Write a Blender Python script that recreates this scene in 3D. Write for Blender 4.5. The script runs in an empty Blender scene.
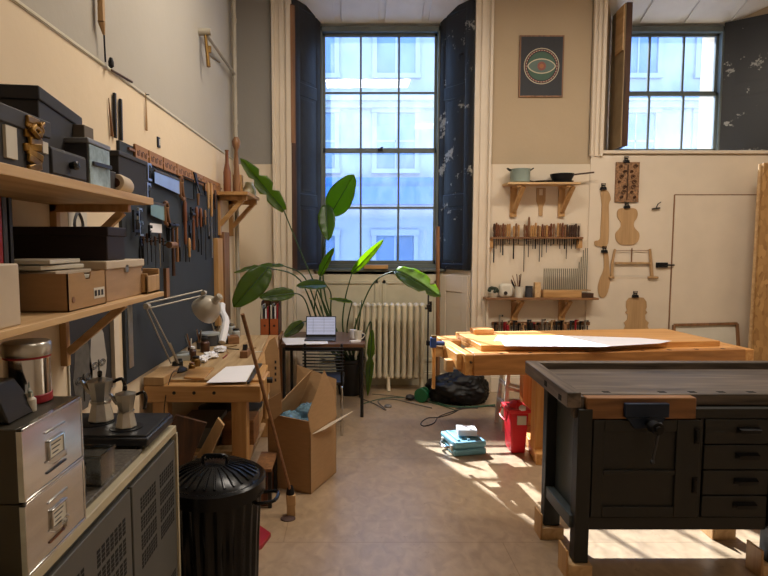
import bpy, bmesh, math, random
from mathutils import Vector, Matrix
V = Vector
R = random.Random(11)
C = bpy.context.scene.collection
PI = math.pi
# ------------------------------------------------------------------ camera
F = 560.0; CX = 350.0; H = 1.65; P = math.atan(43 / 560)
def ray(px, py):
    dx = (px - CX) / F; dy = (288 - py) / F
    return V((dx, math.cos(P) + dy * math.sin(P), -math.sin(P) + dy * math.cos(P)))
def PY(px, py, Y): d = ray(px, py); t = Y / d.y; return V((d.x * t, Y, H + d.z * t))
def PX(px, py, X): d = ray(px, py); t = X / d.x; return V((X, d.y * t, H + d.z * t))
def PZ(px, py, Z): d = ray(px, py); t = (Z - H) / d.z; return V((d.x * t, d.y * t, Z))
cam = bpy.data.cameras.new('camera'); cam.lens = F / 768 * 36; cam.sensor_width = 36; cam.shift_x = 34 / 768
cam.clip_start = 0.05; cam.clip_end = 200
co = bpy.data.objects.new('camera', cam); C.objects.link(co); co.location = (0, 0, H); co.rotation_euler = (PI / 2 - P, 0, 0)
bpy.context.scene.camera = co

# ------------------------------------------------------------------ materials
def lin(c):
    if isinstance(c, str):
        c = c.lstrip('#'); c = [int(c[i:i + 2], 16) / 255 for i in (0, 2, 4)]
    return tuple((x / 12.92 if x <= .04045 else ((x + .055) / 1.055) ** 2.4) for x in c) + (1,)
def nodes(name):
    m = bpy.data.materials.new(name); m.use_nodes = True
    nt = m.node_tree; return m, nt, nt.nodes['Principled BSDF']
def mat(name, col, rough=.6, metal=0, var=.12, scale=6, bump=.0, bscale=60, spec=.5, emit=None, es=1, alpha=None, trans=0, sheen=0, stretch=(1,1,1)):
    """plain surface with a little procedural mottling of its own colour and optional relief"""
    m, nt, b = nodes(name); N = nt.nodes.new; L = nt.links.new
    tc = N('ShaderNodeTexCoord'); mp = N('ShaderNodeMapping'); mp.inputs['Scale'].default_value = stretch
    L(tc.outputs['Object'], mp.inputs['Vector'])
    n = N('ShaderNodeTexNoise'); n.inputs['Scale'].default_value = scale; n.inputs['Detail'].default_value = 5
    L(mp.outputs[0], n.inputs['Vector'])
    r = N('ShaderNodeValToRGB'); c = lin(col)
    r.color_ramp.elements[0].position = .3; r.color_ramp.elements[1].position = .7
    r.color_ramp.elements[0].color = tuple(x * (1 - var) for x in c[:3]) + (1,)
    r.color_ramp.elements[1].color = tuple(min(1, x * (1 + var)) for x in c[:3]) + (1,)
    L(n.outputs['Fac'], r.inputs['Fac']); L(r.outputs['Color'], b.inputs['Base Color'])
    b.inputs['Roughness'].default_value = rough; b.inputs['Metallic'].default_value = metal
    b.inputs['Specular IOR Level'].default_value = spec
    if trans: b.inputs['Transmission Weight'].default_value = trans
    if bump:
        n2 = N('ShaderNodeTexNoise'); n2.inputs['Scale'].default_value = bscale; n2.inputs['Detail'].default_value = 4
        L(mp.outputs[0], n2.inputs['Vector'])
        bp = N('ShaderNodeBump'); bp.inputs['Strength'].default_value = bump; bp.inputs['Distance'].default_value = .01
        L(n2.outputs['Fac'], bp.inputs['Height']); L(bp.outputs['Normal'], b.inputs['Normal'])
    if emit: b.inputs['Emission Color'].default_value = lin(emit); b.inputs['Emission Strength'].default_value = es
    return m
def wood(name, c1, c2, axis=0, rough=.5, scale=3, bump=.15):
    m, nt, b = nodes(name); N = nt.nodes.new; L = nt.links.new
    tc = N('ShaderNodeTexCoord'); mp = N('ShaderNodeMapping')
    s = [9, 9, 9]; s[axis] = .7; mp.inputs['Scale'].default_value = s
    L(tc.outputs['Object'], mp.inputs['Vector'])
    n = N('ShaderNodeTexNoise'); n.inputs['Scale'].default_value = scale; n.inputs['Detail'].default_value = 6; n.inputs['Distortion'].default_value = .6
    L(mp.outputs[0], n.inputs['Vector'])
    r = N('ShaderNodeValToRGB'); r.color_ramp.elements[0].position = .32; r.color_ramp.elements[1].position = .68
    r.color_ramp.elements[0].color = lin(c1); r.color_ramp.elements[1].color = lin(c2)
    L(n.outputs['Fac'], r.inputs['Fac']); L(r.outputs['Color'], b.inputs['Base Color'])
    b.inputs['Roughness'].default_value = rough
    bp = N('ShaderNodeBump'); bp.inputs['Strength'].default_value = bump; bp.inputs['Distance'].default_value = .004
    L(n.outputs['Fac'], bp.inputs['Height']); L(bp.outputs['Normal'], b.inputs['Normal'])
    return m
def twotone(name, low, high, z0, var=.05, rough=.85, third=None, axis=2):
    """wall paint: one colour up to the height z0, another above it, with worn blotches"""
    m, nt, b = nodes(name); N = nt.nodes.new; L = nt.links.new
    g = N('ShaderNodeNewGeometry'); sx = N('ShaderNodeSeparateXYZ'); L(g.outputs['Position'], sx.inputs[0])
    n = N('ShaderNodeTexNoise'); n.inputs['Scale'].default_value = 1.6; n.inputs['Detail'].default_value = 7; L(g.outputs['Position'], n.inputs['Vector'])
    st = N('ShaderNodeMath'); st.operation = 'GREATER_THAN'; L(sx.outputs['Z'], st.inputs[0]); st.inputs[1].default_value = z0
    mx = N('ShaderNodeMix'); mx.data_type = 'RGBA'; L(st.outputs[0], mx.inputs['Factor'])
    mx.inputs[6].default_value = lin(low); mx.inputs[7].default_value = lin(high)
    src = mx.outputs[2]
    if third:   # a differently painted stretch of the upper wall, left of x = third[1]
        lt = N('ShaderNodeMath'); lt.operation = 'LESS_THAN'; L(sx.outputs['X'], lt.inputs[0]); lt.inputs[1].default_value = third[1]
        mu = N('ShaderNodeMath'); mu.operation = 'MULTIPLY'; L(lt.outputs[0], mu.inputs[0]); L(st.outputs[0], mu.inputs[1])
        m3 = N('ShaderNodeMix'); m3.data_type = 'RGBA'; L(mu.outputs[0], m3.inputs['Factor']); L(src, m3.inputs[6]); m3.inputs[7].default_value = lin(third[0]); src = m3.outputs[2]
    r = N('ShaderNodeMapRange'); L(n.outputs['Fac'], r.inputs['Value']); r.inputs['From Min'].default_value = .3; r.inputs['From Max'].default_value = .7
    r.inputs['To Min'].default_value = 1 - var; r.inputs['To Max'].default_value = 1
    vm = N('ShaderNodeVectorMath'); vm.operation = 'SCALE'; L(src, vm.inputs[0]); L(r.outputs[0], vm.inputs['Scale'])
    L(vm.outputs[0], b.inputs['Base Color']); b.inputs['Roughness'].default_value = rough; b.inputs['Specular IOR Level'].default_value = .25
    n2 = N('ShaderNodeTexNoise'); n2.inputs['Scale'].default_value = 25; n2.inputs['Detail'].default_value = 5; L(g.outputs['Position'], n2.inputs['Vector'])
    bp = N('ShaderNodeBump'); bp.inputs['Strength'].default_value = .12; bp.inputs['Distance'].default_value = .01; L(n2.outputs['Fac'], bp.inputs['Height']); L(bp.outputs[0], b.inputs['Normal'])
    return m
M = {}
M['wall_back'] = twotone('back wall paint', '#e0d2bd', '#b9a68b', 2.53, third=('#96938e', -.7))
M['wall_left'] = twotone('left wall paint', '#e2d0b4', '#b0aba1', 2.54)
M['cream'] = mat('cream gloss paint', '#dccfbc', .45, var=.05, scale=3)
M['white_paint'] = mat('white paint', '#e8e6e0', .5, var=.04)
M['apron'] = mat('pale panel paint', '#c8c2ac', .5, var=.06)
M['rad'] = mat('radiator enamel', '#d9cfb6', .4, var=.05)
M['shutter'] = mat('blue black shutter paint', '#14161a', .5, var=.35, scale=9, bump=.1, bscale=30)
M['sash'] = mat('sash paint', '#5f6866', .5, var=.15)
M['ply'] = wood('pale pine', '#bd976a', '#d6b586', 1, .55)
M['plyx'] = wood('pale pine along x', '#bd976a', '#d6b586', 0, .55)
M['plyz'] = wood('pale pine upright', '#b08656', '#cba474', 2, .55)
M['oakx'] = wood('beech along x', '#a67a48', '#c49a66', 0, .42)
M['oaky'] = wood('beech along y', '#a67a48', '#c49a66', 1, .42)
M['oakz'] = wood('beech upright', '#a67a48', '#c49a66', 2, .42)
M['beechx'] = wood('golden beech along x', '#c48744', '#dba868', 0, .4)
M['beechy'] = wood('golden beech along y', '#c48744', '#dba868', 1, .4)
M['beechz'] = wood('golden beech upright', '#c48744', '#dba868', 2, .4)
M['worktop'] = wood('worn bench top', '#9c8058', '#bda27a', 1, .6)
M['darktop'] = wood('dark oiled bench top', '#352f2a', '#6b6056', 0, .5, bump=.4)
M['darktopy'] = wood('dark oiled bench rail', '#3b342f', '#776b60', 1, .5, bump=.4)
M['darkwood'] = wood('dark brown wood', '#2e1b10', '#55331d', 2, .5)
M['midwood'] = wood('brown wood', '#6e4c30', '#946a46', 2, .5)
M['midwoodx'] = wood('brown wood along x', '#6e4c30', '#946a46', 0, .5)
M['redwood'] = wood('reddish tool handle wood', '#5c3320', '#8a5434', 2, .4)
M['spruce'] = wood('template wood', '#a8865c', '#bd9a6e', 2, .6)
M['bench_paint'] = mat('dark green grey bench paint', '#191b1b', .5, var=.15, scale=4, bump=.08)
M['bench_side_lit'] = mat('bench paint lightened as if lit', '#3e4648', .45, var=.15, scale=4)  # same bench paint, light falling on the side put into its colour
M['slate'] = mat('slate blue board', '#2c343d', .75, var=.1, scale=5)
M['black'] = mat('black', '#0d0d0e', .5, var=.2)
M['black_gloss'] = mat('black plastic', '#101113', .25, var=.1)
M['charcoal'] = mat('charcoal card', '#26262b', .7, var=.12)
M['charcoal2'] = mat('mid charcoal card', '#38393f', .65, var=.1)
M['plum'] = mat('plum box card', '#1d1218', .6, var=.2)
M['steel'] = mat('steel', '#b9b8b3', .3, 1, var=.12, scale=20)
M['dsteel'] = mat('dark steel', '#4b4d52', .4, .9, var=.2, scale=15)
M['iron'] = mat('blackened iron', '#1c1d20', .5, .6, var=.3)
M['brushed'] = mat('brushed steel sheet', '#d6d8d8', .22, 1, var=.08, scale=4, stretch=(1, 1, 14))
M['gun'] = mat('grey drawer housing', '#4a463c', .45, .5, var=.1)
M['chrome'] = mat('chrome', '#c9c9c9', .12, 1, var=.03)
M['brass'] = mat('brass', '#7d6238', .4, 1, var=.2)
M['card'] = mat('brown cardboard', '#a5835c', .8, var=.06, scale=14, stretch=(1, 1, 6))
M['card_in'] = mat('cardboard inside', '#7d5631', .85, var=.08)
M['paper'] = mat('white paper', '#e9e9ee', .8, var=.02)
M['offwhite'] = mat('off white', '#cfcabc', .6, var=.06)
M['pale_box'] = mat('pale worn wood board', '#c4b5a0', .6, var=.08)
M['blue_plastic'] = mat('blue case plastic', '#74abc2', .5, var=.08)
M['blue_clamp'] = mat('blue clamp enamel', '#1d3f7c', .4, var=.1)
M['red_plastic'] = mat('red bin plastic', '#d8202f', .4, var=.08)
M['red'] = mat('red', '#8f1420', .5, var=.1)
M['teal'] = mat('teal enamel', '#8b9a92', .4, var=.1)
M['green'] = mat('green plastic', '#125a34', .5, var=.1)
M['rubber'] = mat('rubber cable', '#2a2a2c', .6)
M['cable_green'] = mat('green cable', '#2e5540', .6)
M['cable_grey'] = mat('grey cable', '#6f6a62', .6)
M['bagplastic'] = mat('black bin bag plastic', '#08090b', .5, var=.2, spec=.3)
M['lamp'] = mat('lamp enamel', '#b3ada1', .35, .2, var=.05)
M['cab'] = mat('grey cabinet paint', '#53534f', .5, var=.1)
M['trim_strip'] = mat('pale edge strip', '#b3a98f', .5, var=.08)
M['slotdark'] = mat('vent dark', '#0a0a0b', .9)
M['galv'] = mat('black galvanised bin', '#17191c', .26, .5, var=.3, scale=8)
M['granite'] = mat('speckled stone', '#54504a', .45, var=.7, scale=70)
M['goldribbon'] = mat('gold foil ribbon', '#8d6a2c', .35, .7, var=.5, scale=30)
M['soil'] = mat('soil', '#2a1c12', .95, var=.4, scale=60, bump=.6)
M['terrac'] = mat('orange board', '#a8582c', .7, var=.1)
M['stool'] = mat('white stool paint', '#cbc2b0', .5, var=.12)
M['orn'] = mat('carved brown panel', '#8a6748', .7, var=.55, scale=55, bump=.5, bscale=50)
M['pipe'] = mat('painted pipe', '#ada595', .5, var=.1)
M['cloudy'] = mat('cloudy plastic', '#a9b0b2', .3, var=.15, scale=12)
M['purplebrown'] = mat('dark dustpan', '#44302c', .6)

def floor_mat():
    m, nt, b = nodes('worn plywood floor'); N = nt.nodes.new; L = nt.links.new
    g = N('ShaderNodeNewGeometry'); mp = N('ShaderNodeMapping'); mp.inputs['Scale'].default_value = (6, 4, 1); L(g.outputs['Position'], mp.inputs[0])
    n = N('ShaderNodeTexNoise'); n.inputs['Scale'].default_value = 2.5; n.inputs['Detail'].default_value = 8; n.inputs['Distortion'].default_value = .8; L(mp.outputs[0], n.inputs['Vector'])
    r = N('ShaderNodeValToRGB'); r.color_ramp.elements[0].position = .25; r.color_ramp.elements[1].position = .75
    r.color_ramp.elements[0].color = lin('#8d7861'); r.color_ramp.elements[1].color = lin('#ae9679'); L(n.outputs['Fac'], r.inputs['Fac'])
    # scuffs and spots of their own shape
    n2 = N('ShaderNodeTexNoise'); n2.inputs['Scale'].default_value = 14; n2.inputs['Detail'].default_value = 10; n2.inputs['Roughness'].default_value = .75; L(g.outputs['Position'], n2.inputs['Vector'])
    r2 = N('ShaderNodeValToRGB'); r2.color_ramp.elements[0].position = .60; r2.color_ramp.elements[1].position = .70; r2.color_ramp.elements[1].color = (.8, .8, .8, 1); r2.color_ramp.elements[0].color = (0, 0, 0, 1); L(n2.outputs['Fac'], r2.inputs['Fac'])
    mx = N('ShaderNodeMix'); mx.data_type = 'RGBA'; L(r2.outputs[0], mx.inputs['Factor']); L(r.outputs[0], mx.inputs[6]); mx.inputs[7].default_value = lin('#6f5a47')
    # sheet joints every 1.22 m
    br = N('ShaderNodeTexBrick'); br.inputs['Scale'].default_value = 1; br.offset = .5; br.inputs['Brick Width'].default_value = 2.44; br.inputs['Row Height'].default_value = 1.22; br.inputs['Mortar Size'].default_value = .003
    br.inputs['Color1'].default_value = br.inputs['Color2'].default_value = (1, 1, 1, 1); br.inputs['Mortar'].default_value = (.7, .65, .6, 1)
    mp2 = N('ShaderNodeMapping'); mp2.inputs['Location'].default_value = (.37, .66, 0); L(g.outputs['Position'], mp2.inputs[0]); L(mp2.outputs[0], br.inputs['Vector'])
    mm = N('ShaderNodeMix'); mm.data_type = 'RGBA'; mm.blend_type = 'MULTIPLY'; mm.inputs['Factor'].default_value = 1; L(mx.outputs[2], mm.inputs[6]); L(br.outputs['Color'], mm.inputs[7])
    L(mm.outputs[2], b.inputs['Base Color'])
    mr = N('ShaderNodeMapRange'); b.inputs['Specular IOR Level'].default_value = .85; L(n.outputs['Fac'], mr.inputs['Value']); mr.inputs['To Min'].default_value = .24; mr.inputs['To Max'].default_value = .42
    L(mr.outputs[0], b.inputs['Roughness'])
    bp = N('ShaderNodeBump'); bp.inputs['Strength'].default_value = .12; bp.inputs['Distance'].default_value = .004; L(n2.outputs['Fac'], bp.inputs['Height']); L(bp.outputs[0], b.inputs['Normal'])
    return m
M['floor'] = floor_mat()
def glass_mat(name, grime, tint=(.86, .92, 1)):
    m = bpy.data.materials.new(name); m.use_nodes = True; nt = m.node_tree; nt.nodes.clear(); N = nt.nodes.new; L = nt.links.new
    out = N('ShaderNodeOutputMaterial'); tr = N('ShaderNodeBsdfTransparent'); tr.inputs[0].default_value = tint + (1,)
    tl = N('ShaderNodeBsdfTranslucent'); tl.inputs[0].default_value = (.75, .86, 1, 1)
    gl = N('ShaderNodeBsdfGlossy'); gl.inputs['Roughness'].default_value = .03
    g = N('ShaderNodeNewGeometry'); mp = N('ShaderNodeMapping'); mp.inputs['Scale'].default_value = (1, 1, .45); L(g.outputs['Position'], mp.inputs[0])
    n = N('ShaderNodeTexNoise'); n.inputs['Scale'].default_value = 5; n.inputs['Detail'].default_value = 10; n.inputs['Roughness'].default_value = .7; L(mp.outputs[0], n.inputs['Vector'])
    r = N('ShaderNodeMapRange'); L(n.outputs['Fac'], r.inputs['Value']); r.inputs['From Min'].default_value = .35; r.inputs['From Max'].default_value = .7
    r.inputs['To Min'].default_value = grime[0]; r.inputs['To Max'].default_value = grime[1]
    mx = N('ShaderNodeMixShader'); L(r.outputs[0], mx.inputs[0]); L(tr.outputs[0], mx.inputs[1]); L(tl.outputs[0], mx.inputs[2])
    m2 = N('ShaderNodeMixShader'); m2.inputs[0].default_value = .05; L(mx.outputs[0], m2.inputs[1]); L(gl.outputs[0], m2.inputs[2])
    L(m2.outputs[0], out.inputs[0]); return m
M['pane'] = glass_mat('dusty window glass', (.02, .055))
M['pane_frost'] = glass_mat('grimy window glass', (.045, .10))
def clear_glass(name, tint=(.93, .95, .95)):
    m = bpy.data.materials.new(name); m.use_nodes = True; nt = m.node_tree; nt.nodes.clear(); N = nt.nodes.new; L = nt.links.new
    out = N('ShaderNodeOutputMaterial'); tr = N('ShaderNodeBsdfTransparent'); tr.inputs[0].default_value = tint + (1,)
    gl = N('ShaderNodeBsdfGlossy'); gl.inputs['Roughness'].default_value = .05
    fr = N('ShaderNodeLayerWeight'); fr.inputs[0].default_value = .3
    n = N('ShaderNodeTexNoise'); n.inputs['Scale'].default_value = 30; ad = N('ShaderNodeMath'); ad.operation = 'MULTIPLY_ADD'; L(n.outputs['Fac'], ad.inputs[0]); ad.inputs[1].default_value = .34; L(fr.outputs['Fresnel'], ad.inputs[2])
    m2 = N('ShaderNodeMixShader'); L(ad.outputs[0], m2.inputs[0]); L(tr.outputs[0], m2.inputs[1]); L(gl.outputs[0], m2.inputs[2]); L(m2.outputs[0], out.inputs[0]); return m
M['glass'] = clear_glass('clear glass')
def leaf_mat(name, col, tcol):
    m, nt, b = nodes(name); N = nt.nodes.new; L = nt.links.new
    tc = N('ShaderNodeTexCoord'); w = N('ShaderNodeTexNoise'); w.inputs['Scale'].default_value = 18; L(tc.outputs['Object'], w.inputs['Vector'])
    r = N('ShaderNodeValToRGB'); c = lin(col); r.color_ramp.elements[0].color = tuple(x * .8 for x in c[:3]) + (1,); r.color_ramp.elements[1].color = tuple(min(1, x * 1.2) for x in c[:3]) + (1,)
    L(w.outputs['Fac'], r.inputs['Fac']); L(r.outputs[0], b.inputs['Base Color']); b.inputs['Roughness'].default_value = .35
    tl = N('ShaderNodeBsdfTranslucent'); tl.inputs[0].default_value = lin(tcol)
    mx = N('ShaderNodeMixShader'); mx.inputs[0].default_value = .46; L(b.outputs[0], mx.inputs[1]); L(tl.outputs[0], mx.inputs[2]); L(mx.outputs[0], nt.nodes['Material Output'].inputs[0]); return m
M['leaf'] = leaf_mat('plant leaf green', '#20301f', '#d8fa40')
M['stem'] = mat('plant stem', '#33502b', .5, var=.2)

# ------------------------------------------------------------------ mesh helpers
class MB:
    def __init__(s): s.bm = bmesh.new()
    def face(s, pts):
        s.bm.faces.new([s.bm.verts.new(p) for p in pts]); return s
    def hexa(s, p):       # 0-3 bottom loop, 4-7 top loop
        v = [s.bm.verts.new(q) for q in p]
        for f in ((3, 2, 1, 0), (4, 5, 6, 7), (0, 1, 5, 4), (1, 2, 6, 5), (2, 3, 7, 6), (3, 0, 4, 7)): s.bm.faces.new([v[i] for i in f])
        return s
    def box(s, a, b):
        x0, x1 = sorted((a[0], b[0])); y0, y1 = sorted((a[1], b[1])); z0, z1 = sorted((a[2], b[2]))
        return s.hexa([(x0, y0, z0), (x1, y0, z0), (x1, y1, z0), (x0, y1, z0), (x0, y0, z1), (x1, y0, z1), (x1, y1, z1), (x0, y1, z1)])
    def obox(s, c, size, mt=None):
        c = V(c); mt = mt or Matrix(); h = V(size) / 2; q = []
        for z in (-1, 1):
            for x, y in ((-1, -1), (1, -1), (1, 1), (-1, 1)): q.append(c + (mt @ V((x * h.x, y * h.y, z * h.z))))
        return s.hexa(q)
    def beam(s, p, q, w, h, up=(0, 0, 1)):
        p, q = V(p), V(q); d = (q - p).normalized(); u = V(up)
        if abs(d.dot(u)) > .98: u = V((0, 1, 0))
        r = d.cross(u).normalized(); u = r.cross(d).normalized(); a = r * w / 2; b = u * h / 2
        return s.hexa([p - a - b, p + a - b, p + a + b, p - a + b, q - a - b, q + a - b, q + a + b, q - a + b])
    def cyl(s, p, q, r, r2=None, n=16):
        p, q = V(p), V(q); r2 = r if r2 is None else r2; d = (q - p).normalized()
        u = d.cross(V((0, 0, 1))) if abs(d.z) < .95 else d.cross(V((1, 0, 0))); u.normalize(); w = d.cross(u)
        A = []; B = []
        for i in range(n):
            a = 2 * PI * i / n; k = u * math.cos(a) + w * math.sin(a); A.append(s.bm.verts.new(p + k * r)); B.append(s.bm.verts.new(q + k * r2))
        for i in range(n): j = (i + 1) % n; s.bm.faces.new((A[i], A[j], B[j], B[i]))
        if r > 1e-5: s.bm.faces.new(A[::-1])
        if r2 > 1e-5: s.bm.faces.new(B)
        return s
    def tube(s, pts, r, n=8, smooth=0):
        pts = [V(p) for p in pts]
        if smooth: pts = spline(pts, smooth)
        k = len(pts); rs = r if isinstance(r, (list, tuple)) else [r] * k
        if len(rs) != k: rs = [rs[0] + (rs[-1] - rs[0]) * i / (k - 1) for i in range(k)]
        u = None; rings = []
        for i, p in enumerate(pts):
            d = (pts[min(i + 1, k - 1)] - pts[max(i - 1, 0)]).normalized()
            if u is None: u = d.cross(V((0, 0, 1))) if abs(d.z) < .9 else d.cross(V((1, 0, 0)))
            u = (u - d * u.dot(d)).normalized(); w = d.cross(u)
            rings.append([s.bm.verts.new(p + (u * math.cos(2 * PI * j / n) + w * math.sin(2 * PI * j / n)) * rs[i]) for j in range(n)])
        for a, b in zip(rings, rings[1:]):
            for j in range(n): jj = (j + 1) % n; s.bm.faces.new((a[j], a[jj], b[jj], b[j]))
        s.bm.faces.new(rings[0][::-1]); s.bm.faces.new(rings[-1]); return s
    def lathe(s, o, prof, n=24, mt=None, sc=(1, 1)):
        o = V(o); mt = mt or Matrix(); rings = []
        for r, z in prof:
            rings.append([s.bm.verts.new(o + (mt @ V((r * sc[0] * math.cos(2 * PI * j / n), r * sc[1] * math.sin(2 * PI * j / n), z)))) for j in range(n)])
        for a, b in zip(rings, rings[1:]):
            for j in range(n): jj = (j + 1) % n; s.bm.faces.new((a[j], a[jj], b[jj], b[j]))
        s.bm.faces.new(rings[0][::-1]); s.bm.faces.new(rings[-1]); return s
    def prism(s, pts, vec):
        vec = V(vec); A = [s.bm.verts.new(V(p)) for p in pts]; B = [s.bm.verts.new(V(p) + vec) for p in pts]; n = len(A)
        s.bm.faces.new(A); s.bm.faces.new(B[::-1])
        for i in range(n): j = (i + 1) % n; s.bm.faces.new((A[j], A[i], B[i], B[j]))
        return s
    def ell(s, c, rad, mt=None, n=14, noise=0):
        mt = mt or Matrix(); c = V(c)
        g = bmesh.ops.create_uvsphere(s.bm, u_segments=n, v_segments=max(6, n * 2 // 3), radius=1)
        for v in g['verts']:
            k = 1 + (R.uniform(-noise, noise) if noise else 0)
            v.co = c + (mt @ V((v.co.x * rad[0] * k, v.co.y * rad[1] * k, v.co.z * rad[2] * k)))
        return s
    def build(s, name, m, parent=None, label=None, cat=None, group=None, kind=None, bevel=0, sharp=35, sub=0, solid=0):
        bm = s.bm; bmesh.ops.recalc_face_normals(bm, faces=bm.faces[:])
        for f in bm.faces: f.smooth = True
        for e in bm.edges:
            if len(e.link_faces) == 2 and e.calc_face_angle(0) > math.radians(sharp): e.smooth = False
        xs = [v.co for v in bm.verts]
        if parent is None:
            mn = [min(c[i] for c in xs) for i in range(3)]; mxx = [max(c[i] for c in xs) for i in range(3)]
            org = V(((mn[0] + mxx[0]) / 2, (mn[1] + mxx[1]) / 2, mn[2]))
            if kind == 'structure': org = V((0, 0, 0))
        else:
            org = wloc(parent)
        bmesh.ops.translate(bm, verts=bm.verts[:], vec=-org)
        me = bpy.data.meshes.new(name); bm.to_mesh(me); bm.free()
        o = bpy.data.objects.new(name, me); C.objects.link(o)
        if isinstance(m, str): m = M[m]
        me.materials.append(m)
        if parent is None: o.location = org
        else: o.parent = parent
        if solid: d = o.modifiers.new('thickness', 'SOLIDIFY'); d.thickness = solid; d.offset = 0
        if bevel: d = o.modifiers.new('edge', 'BEVEL'); d.width = bevel; d.segments = 2; d.limit_method = 'ANGLE'; d.angle_limit = math.radians(40)
        if sub: d = o.modifiers.new('sub', 'SUBSURF'); d.levels = d.render_levels = sub
        props(o, label, cat, group, kind); return o
def wloc(o):
    p = V((0, 0, 0))
    while o is not None: p += o.location; o = o.parent
    return p
def props(o, label=None, cat=None, group=None, kind=None):
    if label: o['label'] = label
    if cat: o['category'] = cat
    if group: o['group'] = group
    if kind: o['kind'] = kind
def spline(pts, k):
    out = []; n = len(pts)
    for i in range(n - 1):
        p0 = pts[max(i - 1, 0)]; p1 = pts[i]; p2 = pts[i + 1]; p3 = pts[min(i + 2, n - 1)]
        for j in range(k):
            t = j / k; out.append(.5 * ((2 * p1) + (p2 - p0) * t + (2 * p0 - 5 * p1 + 4 * p2 - p3) * t * t + (3 * p1 - p0 - 3 * p2 + p3) * t ** 3))
    out.append(pts[-1]); return out
def thing(name, label, cat, loc=(0, 0, 0), group=None, kind=None):
    o = bpy.data.objects.new(name, None); C.objects.link(o); o.location = loc; o.empty_display_size = .1
    props(o, label, cat, group, kind); return o
def kids(o, pool): return [c for c in pool if c.parent == o]
def dup(src, loc, rot=(0, 0, 0), label=None, scale=None):
    pool = list(C.objects)
    def cp(o, par):
        c = o.copy(); C.objects.link(c); c.parent = par
        for k in kids(o, pool): cp(k, c)
        return c
    r = cp(src, None); r.location = loc; r.rotation_euler = rot
    if scale: r.scale = scale
    if label: r['label'] = label
    return r
def rz(a): return Matrix.Rotation(a, 3, 'Z')
def rx(a): return Matrix.Rotation(a, 3, 'X')
def ry(a): return Matrix.Rotation(a, 3, 'Y')
S = 'structure'
LW = -1.22; YB = 6.2; YF = 6.6
# ------------------------------------------------------------------ room shell
XR = 5.1; YN = -1.6; ZC = 4.75
MB().box((LW - .2, YN - .1, -.2), (XR + .2, 7.0, 0)).build('floor', 'floor', kind=S)
MB().box((LW - .2, YN - .1, ZC), (XR + .2, 6.9, ZC + .15)).build('ceiling', 'white_paint', kind=S)
MB().box((LW - .2, YN, 0), (LW, 6.9, ZC)).build('wall_left', 'wall_left', kind=S)
MB().box((XR, YN, 0), (XR + .2, 6.9, ZC)).build('wall_right', 'wall_back', kind=S)
MB().box((LW - .2, YN - .2, 0), (XR + .2, YN, ZC)).build('wall_front', 'wall_back', kind=S)
A0, A1 = -.63, 1.34      # first window opening at the wall face
F0, F1 = -.375, 1.065    # first frame
B0, B1 = 2.74, 4.78      # second opening
G0, G1 = 3.0, 4.30
ZT = 4.36; ZF = 4.13; Z1 = 1.375; Z2 = 2.67
w = MB()
YO = 7.05
w.box((LW, YB, 0), (A0, YO, ZC)).box((A1, YB, 0), (B0, YO, ZC)).box((B1, YB, 0), (XR, YO, ZC))
w.box((A0, YB, ZT), (A1, YO, ZC)).box((B0, YB, ZT), (B1, YO, ZC)).box((B0, YB, 0), (B1, YO, Z2 - .02))
w.box((A0, 6.56, 0), (A1, YO, Z1 - .02))
# splayed reveals left and right of each frame, soffits
def wedge(w, x0, x1, z0, z1):
    w.prism([(x0, YB + .001, z0), (x1, YF, z0), (x1, YO, z0), (x0, YO, z0)], (0, 0, z1 - z0))
wedge(w, A0, F0, 0, ZT); wedge(w, A1, F1, 0, ZT); wedge(w, B0, G0, Z2 - .02, ZT); wedge(w, B1, G1, Z2 - .02, ZT)
w.build('wall_back', 'wall_back', kind=S)
for i, (x0, x1) in enumerate(((A0, A1), (B0, B1))):
    s = MB().prism([(x0, YB + .001, ZT - .01), (x0, YF + .1, ZF), (x0, YF + .1, ZT + .02), (x0, YB + .001, ZT + .02)], (x1 - x0, 0, 0))
    # soffit panels
    for k in range(4):
        xa = x0 + (x1 - x0) * (k + .08) / 4; xb = x0 + (x1 - x0) * (k + .92) / 4
        q = lambda x, t: V((x, YB + .04 + t * .34, ZT - .014 - (t * .34 + .04) * .45))
        s.prism([q(xa, 0), q(xb, 0), q(xb, 1), q(xa, 1)], (0, 0, -.012))
    s.build('trim_%d' % (i + 1), 'white_paint', kind=S, bevel=.003)
# sills
MB().box((F0 - .05, 6.50, Z1 - .03), (F1 + .05, 7.08, Z1)).box((F0, 6.535, Z1 - .07), (F1, 6.57, Z1 - .03)).build('window_sill', 'sash', kind=S, bevel=.004)
MB().prism([(B0, YB - .03, Z2 - .03), (G0, YO, Z2 - .03), (G1, YO, Z2 - .03), (B1, YB - .03, Z2 - .03)], (0, 0, .035)).build('window_sill', 'cream', kind=S, bevel=.004)
# panelled apron under the first window
a = MB().box((F0 - .02, 6.535, .0), (F1 + .02, 6.565, Z1 - .03))
for xa, xb in ((-.33, .33), (.38, 1.02)):
    a.box((xa, 6.52, 1.20), (xb, 6.54, 1.24)).box((xa, 6.52, .28), (xb, 6.54, .32)).box((xa, 6.52, .28), (xa + .04, 6.54, 1.24)).box((xb - .04, 6.52, .28), (xb, 6.54, 1.24))
a.box((F0, 6.515, 0), (F1, 6.54, .16))
a.build('trim_3', 'apron', kind=S, bevel=.003)
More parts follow.
